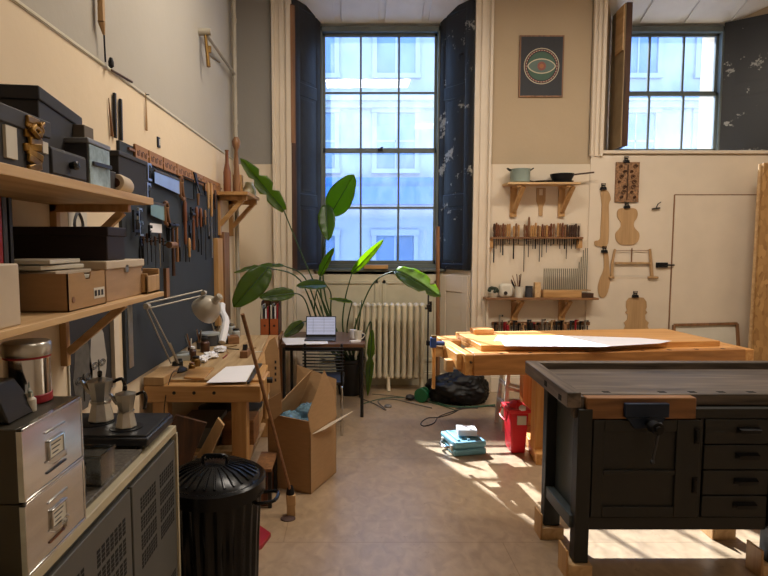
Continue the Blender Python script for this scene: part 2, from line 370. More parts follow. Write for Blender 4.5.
# lower splayed linings below the shutters, framed panels
for sgn, xa, xf, nm in ((-1, A0, F0, 'trim_4'), (1, A1, F1, 'trim_5')):
    p0 = V((xa - sgn * .004, YB + .012, 0)); p1 = V((xf - sgn * .004, YF - .06, 0)); d = (p1 - p0); n = V((-sgn, 0, 0)); nn = d.cross(V((0, 0, 1))).normalized() * (1 if sgn < 0 else -1)
    if nn.x * -sgn < 0: nn = -nn
    t = MB()
    t.prism([p0, p1, p1 + nn * .012, p0 + nn * .012], (0, 0, Z1 - .06))
    for u0, u1, z0, z1 in ((.05, .22, .0, 1.3), (.78, .95, .0, 1.3), (.22, .78, 1.12, 1.3), (.22, .78, .0, .22)):
        q0 = p0 + d * u0 + nn * .012; q1 = p0 + d * u1 + nn * .012
        t.prism([q0, q1, q1 + nn * .012, q0 + nn * .012], (0, 0, z1)) if z0 == 0 else t.prism([V((q0.x, q0.y, z0)), V((q1.x, q1.y, z0)), V((q1.x, q1.y, z0)) + nn * .012, V((q0.x, q0.y, z0)) + nn * .012], (0, 0, z1 - z0))
    t.build(nm, 'cream', kind=S, bevel=.003)
# architraves: stepped mouldings
def architrave(name, x0, x1, z0, z1, face=YB):
    o = 1 if x1 > x0 else -1; wd = abs(x1 - x0); t = MB()
    for k, (f0, f1, dp) in enumerate(((0, 1, .022), (.0, .28, .05), (.36, .62, .034), (.84, 1, .06))):
        t.box((x0 + o * wd * f0, face - dp, z0), (x0 + o * wd * f1, face + .005, z1))
    t.build(name, 'cream', kind=S, bevel=.005)
architrave('trim_6', A0, -.84, 0, ZC); architrave('trim_7', A1, 1.53, 0, ZC)
architrave('trim_8', B0, 2.60, Z2 - .06, ZC)
MB().box((A0, YB - .05, ZT), (A1, YB + .0, ZT + .2)).build('trim_9', 'cream', kind=S, bevel=.005)
MB().box((B0, YB - .05, ZT), (B1, YB + .0, ZT + .2)).build('trim_10', 'cream', kind=S, bevel=.005)
# baseboards
MB().box((1.575, YB - .03, 0), (XR, YB, .17)).box((1.575, YB - .02, .17), (XR, YB, .19)).build('baseboard_back', 'cream', kind=S, bevel=.004)
MB().box((LW, YN, 0), (LW + .02, YB, .15)).build('baseboard_left', 'cream', kind=S, bevel=.004)
# picture rail along the left wall
MB().box((LW, YN, 2.530), (LW + .009, YB - .02, 2.543)).box((LW, YN, 2.526), (LW + .005, YB - .02, 2.547)).build('trim_11', 'apron', kind=S, bevel=.002)
# flush panel step to the right of the shelves
MB().box((2.62, YB - .018, 0.19), (XR, YB, Z2 - .05)).build('trim_12', 'cream', kind=S, bevel=.004)
YP = YB - .018
# door_1 : flush cupboard door set in the panelling
dx0 = PY(672, 250, YP).x; dz1 = PY(680, 195.5, YP).z; dx1 = 4.46
d1 = thing('door_1', None, None, (dx0, YP, 0), kind=S)
MB().box((dx0 + .006, YP - .014, .22), (dx1, YP, dz1)).build('door_panel', 'cream', d1, bevel=.003)
MB().box((dx0 - .006, YP - .008, .22), (dx0 + .004, YP, dz1 + .004)).box((dx0, YP - .010, dz1 + .002), (dx1, YP, dz1 + .012)).build('door_frame', 'midwood', d1)
ly = PY(662, 265, YP)
MB().box((ly.x - .07, YP - .03, ly.z - .028), (ly.x + .05, YP, ly.z + .028)).cyl((ly.x - .05, YP - .03, ly.z), (ly.x + .12, YP - .03, ly.z), .009).build('door_latch', 'iron', d1, bevel=.003)

# ------------------------------------------------------------------ windows
def window(name, x0, x1, z0, z1, cols, rows, frost, ymid):
    o = thing(name, None, None, ((x0 + x1) / 2, YF, z0), kind=S)
    f = MB(); t = .06
    f.box((x0, YF - .03, z0), (x0 + t, YF + .09, z1)).box((x1 - t, YF - .03, z0), (x1, YF + .09, z1)).box((x0, YF - .03, z1 - t), (x1, YF + .09, z1)).box((x0, YF - .03, z0), (x1, YF + .09, z0 + t * .8))
    f.build('window_frame', 'sash', o, bevel=.005)
    xi0, xi1 = x0 + t, x1 - t; zi0, zi1 = z0 + t * .8, z1 - t; hh = (zi1 - zi0) / rows; ww = (xi1 - xi0) / cols
    for half in (0, 1):
        y = YF + (.0 if half == 0 else .035); za = zi0 + half * hh * rows / 2; zb = za + hh * rows / 2
        s = MB(); st = .03
        s.box((xi0, y, za), (xi0 + st, y + .035, zb)).box((xi1 - st, y, za), (xi1, y + .035, zb)).box((xi0, y, za), (xi1, y + .035, za + (.045 if half == 0 else .03))).box((xi0, y, zb - .03), (xi1, y + .035, zb))
        b = .011
        for c in range(1, cols): s.box((xi0 + c * ww - b, y + .003, za), (xi0 + c * ww + b, y + .03, zb))
        for r in range(1, rows // 2): s.box((xi0, y + .004, za + r * hh - b), (xi1, y + .029, za + r * hh + b))
        sash = s.build('window_sash', 'sash', o, bevel=.002)
        for r in range(rows // 2):
            rr = r + half * rows // 2
            for c in range(cols):
                MB().box((xi0 + c * ww + .008, y + .015, za + r * hh + .008), (xi0 + (c + 1) * ww - .008, y + .019, za + (r + 1) * hh - .008)).build('window_pane', 'pane_frost' if rr in frost else 'pane', sash)
    if ymid:
        zc = zi0 + hh * rows / 2
        MB().box((ymid - .03, YF - .02, zc - .01), (ymid + .03, YF + .01, zc + .02)).cyl((ymid, YF - .03, zc + .02), (ymid + .03, YF - .03, zc + .03), .008).build('window_catch', 'iron', o)
    return o
window('window_1', F0, F1, Z1, ZF, 3, 4, (0, 2), .35)
window('window_2', G0, G1, Z2, ZF, 3, 2, (0,), None)

# ------------------------------------------------------------------ shutters
def shutter(label, p0, p1, z0, z1, panels, nside, stiles='shutter', extra=None, th=.045):
    """panelled leaf standing from p0 (near edge) to p1 (frame edge); nside points into the room opening"""
    p0 = V(p0); p1 = V(p1); o = thing('window_shutter', label, 'shutter', (p0.x, p0.y, z0)); d = p1 - p0; n = V(nside).normalized()
    def slab(mb, u0, u1, za, zb, a, b):
        q0 = p0 + d * u0; q1 = p0 + d * u1
        pts = [q0 + n * a, q1 + n * a, q1 + n * b, q0 + n * b]; mb.prism([V((q.x, q.y, za)) for q in pts], (0, 0, zb - za))
    core = MB(); slab(core, .02, .98, z0 + .005, z1 - .005, .012, th - .016); core.build('shutter_panel', stiles, o)
    fr = MB(); slab(fr, 0, .16, z0, z1, 0, th); slab(fr, .84, 1, z0, z1, 0, th)
    zs = [z0] + panels + [z1]
    for k, z in enumerate(zs): slab(fr, .1, .9, max(z0, z - .07), min(z1, z + .07), .001, th - .001)
    fr.build('shutter_frame', stiles, o, bevel=.006)
    for za, zb in zip(zs, zs[1:]):
        m = MB(); a, b = za + .10, zb - .10
        slab(m, .26, .74, a, b, th - .018, th - .006); m.build('raised_panel', stiles, o, bevel=.008)
    return o, slab
M['shutter_worn'] = None
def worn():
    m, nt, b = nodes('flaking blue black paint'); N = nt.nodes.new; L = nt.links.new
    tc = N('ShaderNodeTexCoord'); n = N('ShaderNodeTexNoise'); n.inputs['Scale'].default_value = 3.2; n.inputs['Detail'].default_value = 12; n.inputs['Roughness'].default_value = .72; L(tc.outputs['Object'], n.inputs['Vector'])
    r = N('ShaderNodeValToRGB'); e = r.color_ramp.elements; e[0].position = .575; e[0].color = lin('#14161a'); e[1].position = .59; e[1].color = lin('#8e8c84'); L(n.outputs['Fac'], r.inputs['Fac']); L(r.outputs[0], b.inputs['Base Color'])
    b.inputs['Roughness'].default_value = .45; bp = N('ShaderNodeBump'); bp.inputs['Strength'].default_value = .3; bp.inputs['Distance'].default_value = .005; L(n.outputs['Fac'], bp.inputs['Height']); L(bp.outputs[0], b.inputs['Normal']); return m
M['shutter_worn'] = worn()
zsb, zst = 1.37, 4.33
def leafside(sgn): return (-sgn, 0, 0)
s1, sl = shutter('dark blue black panelled shutter folded back left of the tall window', (A0 + .005, YB - .04, 0), (F0 + .005, YF - .05, 0), zsb, 4.27, [2.15, 3.35], (1, .65, 0))
m = MB(); sl(m, -.03, .0, zsb + 0, 4.2, 0, .05); m.build('shutter_edge', 'darkwood', s1)
m = MB(); sl(m, -.04, -.03, 2.75, 4.19, 0, .05); m.build('shutter_edge', 'midwood', s1)
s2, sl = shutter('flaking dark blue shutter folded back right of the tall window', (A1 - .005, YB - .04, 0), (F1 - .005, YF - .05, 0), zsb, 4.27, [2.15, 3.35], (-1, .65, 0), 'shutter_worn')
hk = MB(); hk.cyl((A1 - .11, YB + .05, 3.72), (A1 - .14, YB + .05, 3.72), .012).tube([(A1 - .14, YB + .05, 3.72), (A1 - .16, YB + .05, 3.70), (A1 - .155, YB + .05, 3.66)], .006); hk.build('hook', 'iron', s2)
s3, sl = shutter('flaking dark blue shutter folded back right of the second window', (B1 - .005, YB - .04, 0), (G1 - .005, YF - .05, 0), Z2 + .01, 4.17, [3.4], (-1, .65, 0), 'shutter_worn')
p0 = PY(608, 150, 6.02); p1 = V((2.995, 6.45, 0))
s4, sl = shutter('brown bare-edged shutter leaf standing ajar left of the second window', (2.93, 6.12, 0), (2.96, 6.48, 0), Z2 + .04, 4.2, [3.45], (1, 0, 0), 'shutter')
m = MB(); sl(m, -.03, .0, Z2 + .04, 4.2, -.01, .05); m.build('shutter_edge', 'darkwood', s4)
m = MB(); sl(m, 0, 1, Z2 + .04, 4.2, -.022, -.0); m.build('back_board', mat('tan shutter back', '#9c8768', .6, var=.15), s4)
m = MB(); sl(m, .02, .6, 3.72, 4.19, -.037, -.022); m.build('back_board', 'ply', s4)

# ------------------------------------------------------------------ street outside
fx = MB(); FY = 15.0
st_wall = mat('pale rendered facade', '#878b90', .9, var=.06, scale=2)
st_dark = mat('facade window glass', '#556a84', .15, var=.2, scale=1)
fac = thing('building', 'pale stone building across the street, seen through the panes', 'building', (4, FY, -4))
fx.box((-8, FY, -4), (20, FY + 1, 10.25)).build('facade', st_wall, fac)
cor = MB()
for z in (5.35, 9.1): cor.box((-8, FY - .35, z), (20, FY + .02, z + .22)).box((-8, FY - .2, z - .15), (20, FY + .02, z))
cor.build('cornice', st_wall, fac)
for ix in range(8):
    for iz, (z0, z1) in enumerate(((-.6, 1.9), (3.65, 5.1), (6.1, 8.1))):
        x0 = -5.6 + ix * 2.1
        if iz == 1: pass
        f = MB(); f.box((x0 - .14, FY - .1, z0 - .12), (x0 + 1.14, FY + .01, z0)).box((x0 - .14, FY - .1, z1), (x0 + 1.14, FY + .01, z1 + .16)).box((x0 - .12, FY - .06, z0), (x0, FY + .01, z1)).box((x0 + 1, FY - .06, z0), (x0 + 1.12, FY + .01, z1)).box((x0 + .48, FY - .03, z0), (x0 + .52, FY + .01, z1)).box((x0, FY - .03, (z0 + z1) / 2 - .03), (x0 + 1, FY + .01, (z0 + z1) / 2 + .03))
        wf = f.build('window', st_wall, fac); MB().box((x0, FY - .012, z0), (x0 + 1, FY - .002, z1)).build('pane', st_dark, wf)
MB().box((-6, FY - .5, 2.7), (14, FY - .02, 3.15)).box((-6, FY - .3, 3.15), (14, FY - .02, 3.4)).build('shop_sign', mat('blue shop fascia', '#1558a8', .6, var=.08), fac)
MB().box((-10, 7.06, -4.2), (22, FY + 1, -4)).build('ground', mat('street paving', '#9aa0a6', .9), kind=S)

# ------------------------------------------------------------------ light
sun = bpy.data.lights.new('sun', 'SUN'); sun.energy = 21; sun.angle = math.radians(.6); sun.color = (1, .93, .82)
so = bpy.data.objects.new('sun', sun); C.objects.link(so); so.location = (-4, 14, 12)
SD = V((.38, -1, -1 / 1.02))
so.rotation_euler = SD.to_track_quat('-Z', 'Y').to_euler()
wd = bpy.data.worlds.new('sky'); bpy.context.scene.world = wd; wd.use_nodes = True; nt = wd.node_tree
bg = nt.nodes['Background']; tc = nt.nodes.new('ShaderNodeTexCoord'); sx = nt.nodes.new('ShaderNodeSeparateXYZ'); rp = nt.nodes.new('ShaderNodeValToRGB')
nt.links.new(tc.outputs['Generated'], sx.inputs[0]); nt.links.new(sx.outputs['Z'], rp.inputs['Fac']); nt.links.new(rp.outputs[0], bg.inputs[0])
rp.color_ramp.elements[0].position = .0; rp.color_ramp.elements[0].color = (.62, .80, 1, 1); rp.color_ramp.elements[1].position = .7; rp.color_ramp.elements[1].color = (.22, .45, 1, 1)
bg.inputs[1].default_value = 6.0
# unseen fill lamps added under the ceiling to brighten the room's walls
def added_ceiling_lamp(x, y, e):
    o = thing('added_ceiling_lamp', 'long added fill lamp above the workshop floor at %.1f metres' % y, 'lamp', (x, y, ZC - .4))
    o['label'] = 'unseen white fill lamp added %s' % (('over the left half of the room' if x < 1 else 'over the right half of the room') if y > 1 else 'near the wall opposite the windows')
    MB().box((x - .75, y - .1, ZC - .34), (x + .75, y + .1, ZC - .28)).cyl((x - .6, y, ZC - .28), (x - .6, y, ZC), .006).cyl((x + .6, y, ZC - .28), (x + .6, y, ZC), .006).build('added_lamp_housing', 'white_paint', o)
    MB().box((x - .7, y - .08, ZC - .36), (x + .7, y + .08, ZC - .341)).build('diffuser', mat('added lamp diffuser', '#ffffff', emit='#ffdcb0', es=3), o)
    l = bpy.data.lights.new('added_fill_light', 'AREA'); l.shape = 'RECTANGLE'; l.size = 1.4; l.size_y = .5; l.energy = e; l.color = (1, .88, .735)
    lo = bpy.data.objects.new('added_fill_light', l); C.objects.link(lo); lo.location = (x, y, ZC - .38)
for x, y, e in ((2.2, .2, 12), (.3, 3.6, 62), (2.9, 3.6, 66)): added_ceiling_lamp(x, y, e)
sc = bpy.context.scene
sc.view_settings.view_transform = 'Standard'; sc.view_settings.look = 'None'; sc.view_settings.gamma = 1; sc.view_settings.exposure = .2; sc.view_settings.use_curve_mapping = False
sc.cycles.use_denoising = True; sc.cycles.max_bounces = 10; sc.cycles.transparent_max_bounces = 12; sc.cycles.sample_clamp_indirect = 6
sc.cycles.caustics_reflective = False; sc.cycles.caustics_refractive = False
# ================================================================== LEFT SIDE: shelves on the wall
def wall_shelf(label, x1, y0, y1, ztop, th, brackets, side=1):
    """shelf on the left wall, from y0 to y1, out to x1"""
    o = thing('wall_shelf', label, 'shelf', (LW, (y0 + y1) / 2, ztop))
    MB().box((LW, y0, ztop - th), (x1, y1, ztop)).build('shelf_board', 'ply', o, bevel=.002)
    for yb, hgt, reach in brackets:
        b = thing_part('bracket', o)
        m = MB().box((LW, yb - .016, ztop - th - hgt), (LW + .028, yb + .016, ztop - th)).box((LW, yb - .016, ztop - th - .03), (LW + reach, yb + .016, ztop - th)); 
        m.build('bracket_upright', 'plyz', b, bevel=.002)
        MB().beam((LW + .03, yb, ztop - th - hgt + .06), (LW + reach - .03, yb, ztop - th - .03), .03, .03).build('bracket_brace', 'plyx', b, bevel=.002)
    return o
def thing_part(name, parent):
    o = bpy.data.objects.new(name, None); C.objects.link(o); o.parent = parent; o.location = (0, 0, 0); return o
SX = -.81
ZU = 1.842; ZL = 1.449
wall_shelf('pale pine upper wall shelf carrying the dark storage boxes', SX, .55, 2.33, ZU, .028, ((2.305, .33, .32), (1.2, .33, .32)))
wall_shelf('pale pine lower wall shelf carrying cardboard and wooden boxes', SX, .55, 2.43, ZL, .020, ((2.345, .29, .30), (1.2, .29, .30)))
def rbox(name, label, cat, x0, x1, y0, y1, z0, z1, m, lid=0, lm=None, group=None):
    o = thing(name, label, cat, ((x0 + x1) / 2, (y0 + y1) / 2, z0), group)
    MB().box((x0, y0, z0), (x1, y1, z1 - lid * .6)).build('box_body', m, o, bevel=.004)
    if lid: MB().box((x0 - .006, y0 - .006, z1 - lid), (x1 + .006, y1 + .006, z1)).build('lid', lm or m, o, bevel=.004)
    return o
# upper shelf --------------------------------------------------------
def spanY(pa, pb, X): return abs(PX(pa, 300, X).y), abs(PX(pb, 300, X).y)
# front near box with ribbon: face X=-.83, px 0..49
zz = ZU
ya, yb_ = PX(2, 150, -.83).y, PX(49, 150, -.83).y
o = rbox('storage_box', 'charcoal lidded box tied with a crumpled gold ribbon, front of upper shelf', 'box', -1.12, -.83, ya - .04, yb_, zz, zz + .145, 'charcoal2', .045)
m = MB(); yc = (ya + yb_) / 2 + .018
for k in range(8):
    z = zz + .003 + k * .017; m.obox((-.822, yc + R.uniform(-.008, .008), z + .006), (.010, .056 + R.uniform(0, .008), .02), rx(R.uniform(-.3, .3)) @ rz(R.uniform(-.2, .2)))
for k in range(7): m.obox((-.812, yc + R.uniform(-.02, .02), zz + .1 + R.uniform(-.015, .02)), (.012, .03, .012), rx(R.uniform(-1, 1)) @ ry(R.uniform(-.6, .6)))
m.build('ribbon', 'goldribbon', o, bevel=.003)
MB().box((-.831, ya + .005, zz + .018), (-.822, ya + .05, zz + .095)).build('paper_label', 'offwhite', o)
MB().box((-.831, yb_ - .045, zz + .055), (-.822, yb_ - .018, zz + .085)).build('paper_label', 'offwhite', o)
# large dark box behind it (top face X -0.9, px 80 right)
yb2 = PX(79, 120, -.93).y
o = thing('storage_box', 'large charcoal lidded box standing behind the ribboned box on upper shelf', 'box', (-1.05, 1.78, zz))
def skew(e, z0, z1):
    P4 = [(-.884 + e, 1.625 - e), (-.955 + e, 2.02 + e), (-1.20 - e * 0, 1.98 + e), (-1.20, 1.575 - e)]
    return MB().prism([(a, b, z0) for a, b in P4], (0, 0, z1 - z0))
skew(0, zz, 2.085).build('box_body', 'charcoal', o, bevel=.004); skew(.006, 2.06, 2.10).build('lid', 'charcoal', o, bevel=.004)
# small drawer box with black knob in front of it
y0, y1 = PX(50, 165, -.83).y, PX(86, 165, -.83).y
o = rbox('drawer_box', 'small charcoal card drawer with a black knob on upper shelf', 'box', -.872, -.83, y0 + .006, y1, zz, zz + .082, 'charcoal2')
MB().box((-.834, y0 + .006, zz + .008), (-.826, y1 - .006, zz + .076)).build('drawer_front', 'charcoal2', o, bevel=.003)
MB().cyl((-.83, (y0 + y1) / 2, zz + .042), (-.812, (y0 + y1) / 2, zz + .042), .009, .013).ell((-.808, (y0 + y1) / 2, zz + .042), (.008, .016, .013)).build('knob', 'black_gloss', o)
# blue-grey card box with slot
y0, y1 = PX(88, 165, -.85).y, PX(109, 165, -.85).y
o = rbox('card_box', 'blue and grey patterned card box with metal handle on upper shelf', 'box', -.945, -.85, y0, y1, zz, zz + .155, 'charcoal2', .018, mat('silver card edge', '#8a8d90', .4, .3))
MB().box((-.853, y0 + .005, zz + .004), (-.846, y1 - .003, zz + .135)).build('printed_front', mat('blue printed card', '#9db4bd', .5, var=.35, scale=30), o)
MB().beam((-.842, y0 + .02, zz + .075), (-.838, y1 - .01, zz + .078), .008, .014).build('handle', 'dsteel', o, bevel=.002)
MB().box((-.945, y1 - .07, zz + .1555), (-.90, y1 + .0, zz + .215)).build('card_tin', mat('taupe card', '#6a6054', .7), None, 'small taupe card box on top of the blue patterned box', 'box', bevel=.003)
# dark tall box at the shelf end
y0, y1 = PX(124, 170, -.9).y, PX(146, 170, -.9).y
rbox('storage_box', 'tall charcoal lidded box near the far end of upper shelf', 'box', -1.15, -.9, y0 - .05, y1 + .0, zz, zz + .175, 'charcoal', .02, 'charcoal2')
# small grey block
p = PX(113, 180, -.86); MB().box((-.90, p.y - .03, zz), (-.86, p.y + .03, zz + .075)).build('small_carton', 'charcoal2', None, 'small slate grey carton beside the blue patterned box', 'box', bevel=.003)
# wooden roll lying on the edge
p = PX(129, 188, -.845)
o = thing('wooden_roller', 'short turned wooden roller lying on the end of the upper shelf', 'roller', (-.845, p.y, zz))
MB().lathe((-.86, p.y - .035, zz + .034), [(.022, -.05), (.03, -.048), (.034, -.03), (.034, .03), (.03, .048), (.022, .05)], 20, rx(PI / 2 * .95)).build('roller_body', 'pale_box', o)
MB().cyl((-.86, p.y - .087, zz + .036), (-.86, p.y - .09, zz + .036), .017).build('roller_bore', 'darkwood', o)
# books at far left of lower shelf -----------------------------------
zz = ZL
x = PX(0, 220, -.90).y
for k, (c, nm, t) in enumerate((('red', 'red cloth-bound book standing at the near end of the lower shelf', .028), ('charcoal2', 'grey book standing next to the red book on the lower shelf', .022), ('black', 'thin black binder standing next to the grey book', .016))):
    y = 1.478 + k * .03
    o = thing('book', nm, 'book', (-1.0, y, zz), 'books on the lower shelf')
    m = MB(); m.box((-1.17, y, zz + .0), (-.93, y + .003, zz + .33)).box((-1.17, y + t - .003, zz), (-.93, y + t, zz + .33)).box((-.933, y, zz), (-.93, y + t, zz + .33)); m.build('cover', c, o, bevel=.001)
    MB().box((-1.165, y + .003, zz + .004), (-.935, y + t - .003, zz + .322)).build('pages', 'offwhite', o)
# white wood box
rbox('plywood_box', 'pale worn board box at the near end of the lower shelf', 'box', -1.05, -.83, 1.02, PX(20, 290, -.83).y, zz, zz + .155, 'pale_box')
# plum box long
y0, y1 = PX(18, 250, -1.0).y, PX(127, 250, -1.0).y
rbox('storage_box', 'wide dark plum lidded box resting on top of the dovetailed box', 'box', -1.2, -.86, 1.99, 2.145, zz + .1455, zz + .266, 'plum', .034, 'plum')
# open cardboard box with papers
y0, y1 = PX(68, 290, -.84).y, PX(105, 270, -.84).y
yn = y0
o = thing('cardboard_box', 'open brown cardboard box of papers on the lower shelf', 'box', (-.95, (y0 + y1) / 2, zz))
bx0, bx1, t = -1.06, -.84, .004; hz = zz + .115
m = MB().box((bx0, y0, zz), (bx1, y1, zz + t)).box((bx0, y0, zz), (bx1, y0 + t, hz)).box((bx0, y1 - t, zz), (bx1, y1, hz - .0)).box((bx0, y0, zz), (bx0 + t, y1, hz))
ym = (y0 + y1) / 2
m.prism([(bx1, y0, zz), (bx1, y1, zz), (bx1, y1, hz), (bx1, ym + .025, hz), (bx1, ym + .015, hz - .022), (bx1, ym - .015, hz - .022), (bx1, ym - .025, hz), (bx1, y0, hz)], (-t, 0, 0))
m.build('box_body', 'card', o)
MB().box((bx1, y1 - .09, zz + .025), (bx1 + .001, y1 - .012, zz + .06)).build('shipping_label', 'offwhite', o)
m = MB()
for k in range(3): m.box((bx1 + .001, y1 - .085 + k * .024, zz + .033), (bx1 + .0018, y1 - .07 + k * .024, zz + .052))
m.build('printed_marks', 'charcoal', o)
MB().cyl((bx1, y0 + .03, zz + .035), (bx1 + .0015, y0 + .03, zz + .035), .010, n=10).build('recycling_mark', 'midwood', o)
for k in range(9):
    z = zz + .006 + k * .0175
    MB().obox((-.965 - (.02 if k > 6 else 0), ym - (.02 if k > 6 else 0), z + .004), (.17, (y1 - y0) * .86, .013), rz(R.uniform(-.03, .03) if k < 7 else R.uniform(-.12, .12))).build('paper_bundle', 'offwhite' if k % 3 else 'pale_box', None, ['buff paper folder', 'cream paper wad', 'thick paper bundle', 'grey-white paper pad'][k % 4] + ' lying %s in the open cardboard box' % ['at the bottom', 'second from the bottom', 'third from the bottom', 'fourth from the bottom', 'in the middle', 'fourth from the top', 'third from the top', 'second from the top', 'topmost'][k], 'paper', 'papers in the cardboard box', bevel=.002)
# dovetailed wooden box with latch
y0, y1 = PX(106, 280, -.85).y, PX(143, 280, -.85).y
o = rbox('dovetailed_box', 'dovetailed wooden box with a metal latch on the lower shelf', 'box', -1.03, -.85, y0, y1, zz, zz + .145, mat('pinkish box wood', '#a48668', .6, var=.12, scale=8, stretch=(1, 1, 5)), .03, 'pale_box')
m = MB()
for k in range(5): m.box((-.8505, y1 - .014, zz + .008 + k * .022), (-.849, y1, zz + .02 + k * .022))
m.build('dovetail', 'darkwood', o)
MB().box((-.852, (y0 + y1) / 2 - .014, zz + .098), (-.844, (y0 + y1) / 2 + .016, zz + .128)).build('latch', 'steel', o, bevel=.002)
# small open tray box at the end
y0, y1 = PX(145, 280, -.83).y, 2.425
o = thing('wooden_tray', 'small open wooden box at the far end of the lower shelf', 'box', (-.9, 2.3, zz))
x0, x1, y0, y1, t = -1.0, -.825, 2.275, 2.425, .012
m = MB().box((x0, y0, zz), (x1, y1, zz + t)).box((x0, y0, zz), (x0 + t, y1, zz + .085)).box((x1 - t, y0, zz), (x1, y1, zz + .075)).box((x0, y0, zz), (x1, y0 + t, zz + .085)).box((x0, y1 - t, zz), (x1, y1, zz + .1))
m.build('tray_body', 'spruce', o, bevel=.003)
MB().box((x0 + t, y0 + t, zz + t), (x1 - t, y1 - t, zz + .05)).build('tray_contents', 'darkwood', o)
# ================================================================== cabinet and what stands on it
CZ = .905; CXF = -.72; CY1 = 2.272
o = thing('vented_cabinet', 'grey vented cabinet with a pale edge along the left wall', 'cabinet', (-.97, 1.3, 0))
MB().box((LW, .3, .06), (CXF - .02, CY1 - .012, CZ - .035)).build('cabinet_body', 'cab', o)
MB().box((LW, .3, CZ - .03), (CXF + .0, CY1, CZ)).build('cabinet_top', 'trim_strip', o, bevel=.003)
MB().box((CXF - .018, CY1 - .016, 0), (CXF + .004, CY1 + .002, CZ - .03)).build('edge_strip', 'trim_strip', o)
MB().box((LW, CY1 - .012, 0), (CXF - .018, CY1, CZ - .03)).build('side_panel', 'black', o)
def vent_door(y0, y1, z0, z1, blocks):
    d = MB().box((CXF - .019, y0, z0), (CXF - .002, y1, z1)).build('door', 'cab', o, bevel=.003)
    for (ya, yb, za, zb, nc, nr) in blocks:
        for c in range(nc):
            m = MB()
            for r in range(nr):
                yy = ya + (yb - ya) * (c + .15) / nc; y2 = ya + (yb - ya) * (c + .85) / nc
                zz_ = za + (zb - za) * (r + .12) / nr; z2 = za + (zb - za) * (r + .88) / nr
                m.box((CXF - .0025, yy, zz_), (CXF - .0012, y2, z2))
            m.build('vent_slots', 'slotdark', d)
def bl(ya, yb, rows): return [(ya, yb, za, zb, 7, 4) for za, zb in rows]
rows3 = ((.725, .78), (.658, .713), (.591, .646), (.524, .579))
vent_door(1.80, CY1 - .02, .10, CZ - .055, bl(1.865, 2.02, rows3) + bl(2.06, 2.225, rows3) + bl(2.06, 2.225, ((.2, .255), (.265, .32))))
vent_door(1.2, 1.785, .10, CZ - .055, bl(1.28, 1.46, rows3) + bl(1.53, 1.74, rows3))
vent_door(.6, 1.187, .10, CZ - .055, bl(.7, .85, rows3))
# two steel card index drawers, stacked
def steel_drawer(label, z0, lock):
    x0, x1, y0, y1, h = -1.13, CXF, 1.20, 1.477, .170
    o = thing('card_index_drawer', label, 'drawer unit', ((x0 + x1) / 2, (y0 + y1) / 2, z0), 'stacked steel index drawers')
    m = MB().box((x0, y0, z0), (x1 - .012, y1, z0 + h)); m.build('housing', 'gun', o, bevel=.003)
    f = MB(); t = .006
    f.box((x1 - .014, y0, z0), (x1, y0 + t, z0 + h)).box((x1 - .014, y1 - t, z0), (x1, y1, z0 + h)).box((x1 - .014, y0, z0), (x1, y1, z0 + t)).box((x1 - .014, y0, z0 + h - t), (x1, y1, z0 + h)); f.build('front_frame', 'brushed', o, bevel=.001)
    d = MB().box((x1 - .012, y0 + t + .001, z0 + t + .001), (x1 - .002, y1 - t - .001, z0 + h - t - .001)).build('drawer_front', 'brushed', o, bevel=.001)
    yc = (y0 + y1) / 2; zc = z0 + h / 2
    MB().box((x1 - .002, yc - .045, zc + .042), (x1 + .0015, yc + .045, zc + .047)).build('pressed_rib', 'steel', d, bevel=.001)
    MB().box((x1 - .002, yc - .045, zc - .055), (x1 + .0015, yc + .045, zc - .050)).build('pressed_rib', 'redwood' if lock else 'dsteel', d, bevel=.001)
    hl = MB().box((x1 - .002, yc - .036, zc - .024), (x1 + .004, yc - .031, zc + .022)).box((x1 - .002, yc + .031, zc - .024), (x1 + .004, yc + .036, zc + .022)).box((x1 - .002, yc - .036, zc + .018), (x1 + .004, yc + .036, zc + .023))
    hl.prism([(x1 + .002, yc - .045, zc - .024), (x1 + .002, yc + .045, zc - .024), (x1 + .009, yc + .032, zc - .032), (x1 + .009, yc - .032, zc - .032)], (0, 0, -.004)).build('label_holder', 'chrome', o, bevel=.001)
    MB().box((x1 - .002, yc - .031, zc - .022), (x1 + .001, yc + .031, zc + .018)).build('card_label', 'offwhite', o)
    mk = MB()
    for q in range(3): mk.box((x1 + .001, yc - .024 + q * .002, zc + .010 - q * .011), (x1 + .0014, yc + .02 - q * .006, zc + .007 - q * .011))
    mk.build('pencil_lines', 'charcoal2', o)
    if lock: MB().cyl((x1, yc + .018, zc - .035), (x1 + .012, yc + .018, zc - .035), .013, n=18).cyl((x1 + .012, yc + .018, zc - .035), (x1 + .014, yc + .018, zc - .035), .009, n=18).build('lock', 'chrome', o)
steel_drawer('lower steel card index drawer with a round lock, standing on the cabinet', CZ, 1)
steel_drawer('upper steel card index drawer without a lock, stacked on the other', CZ + .171, 0)
ZD = CZ + .342
# canister
cx, cy = -.832, 1.425
o = thing('storage_canister', 'shiny steel canister with a red base ring on the index drawers', 'canister', (cx, cy, ZD))
MB().lathe((cx, cy, ZD), [(.05, 0), (.056, .003), (.056, .022), (.054, .024)], 32).build('base_ring', 'red', o)
MB().lathe((cx, cy, ZD + .024), [(.054, 0), (.054, .092)], 32).build('canister_body', 'chrome', o)
MB().lathe((cx, cy, ZD + .116), [(.0555, 0), (.0555, .006)], 32).build('red_band', 'red', o)
MB().lathe((cx, cy, ZD + .122), [(.057, 0), (.058, .004), (.058, .028), (.054, .034), (.02, .037)], 32).build('lid', 'steel', o)
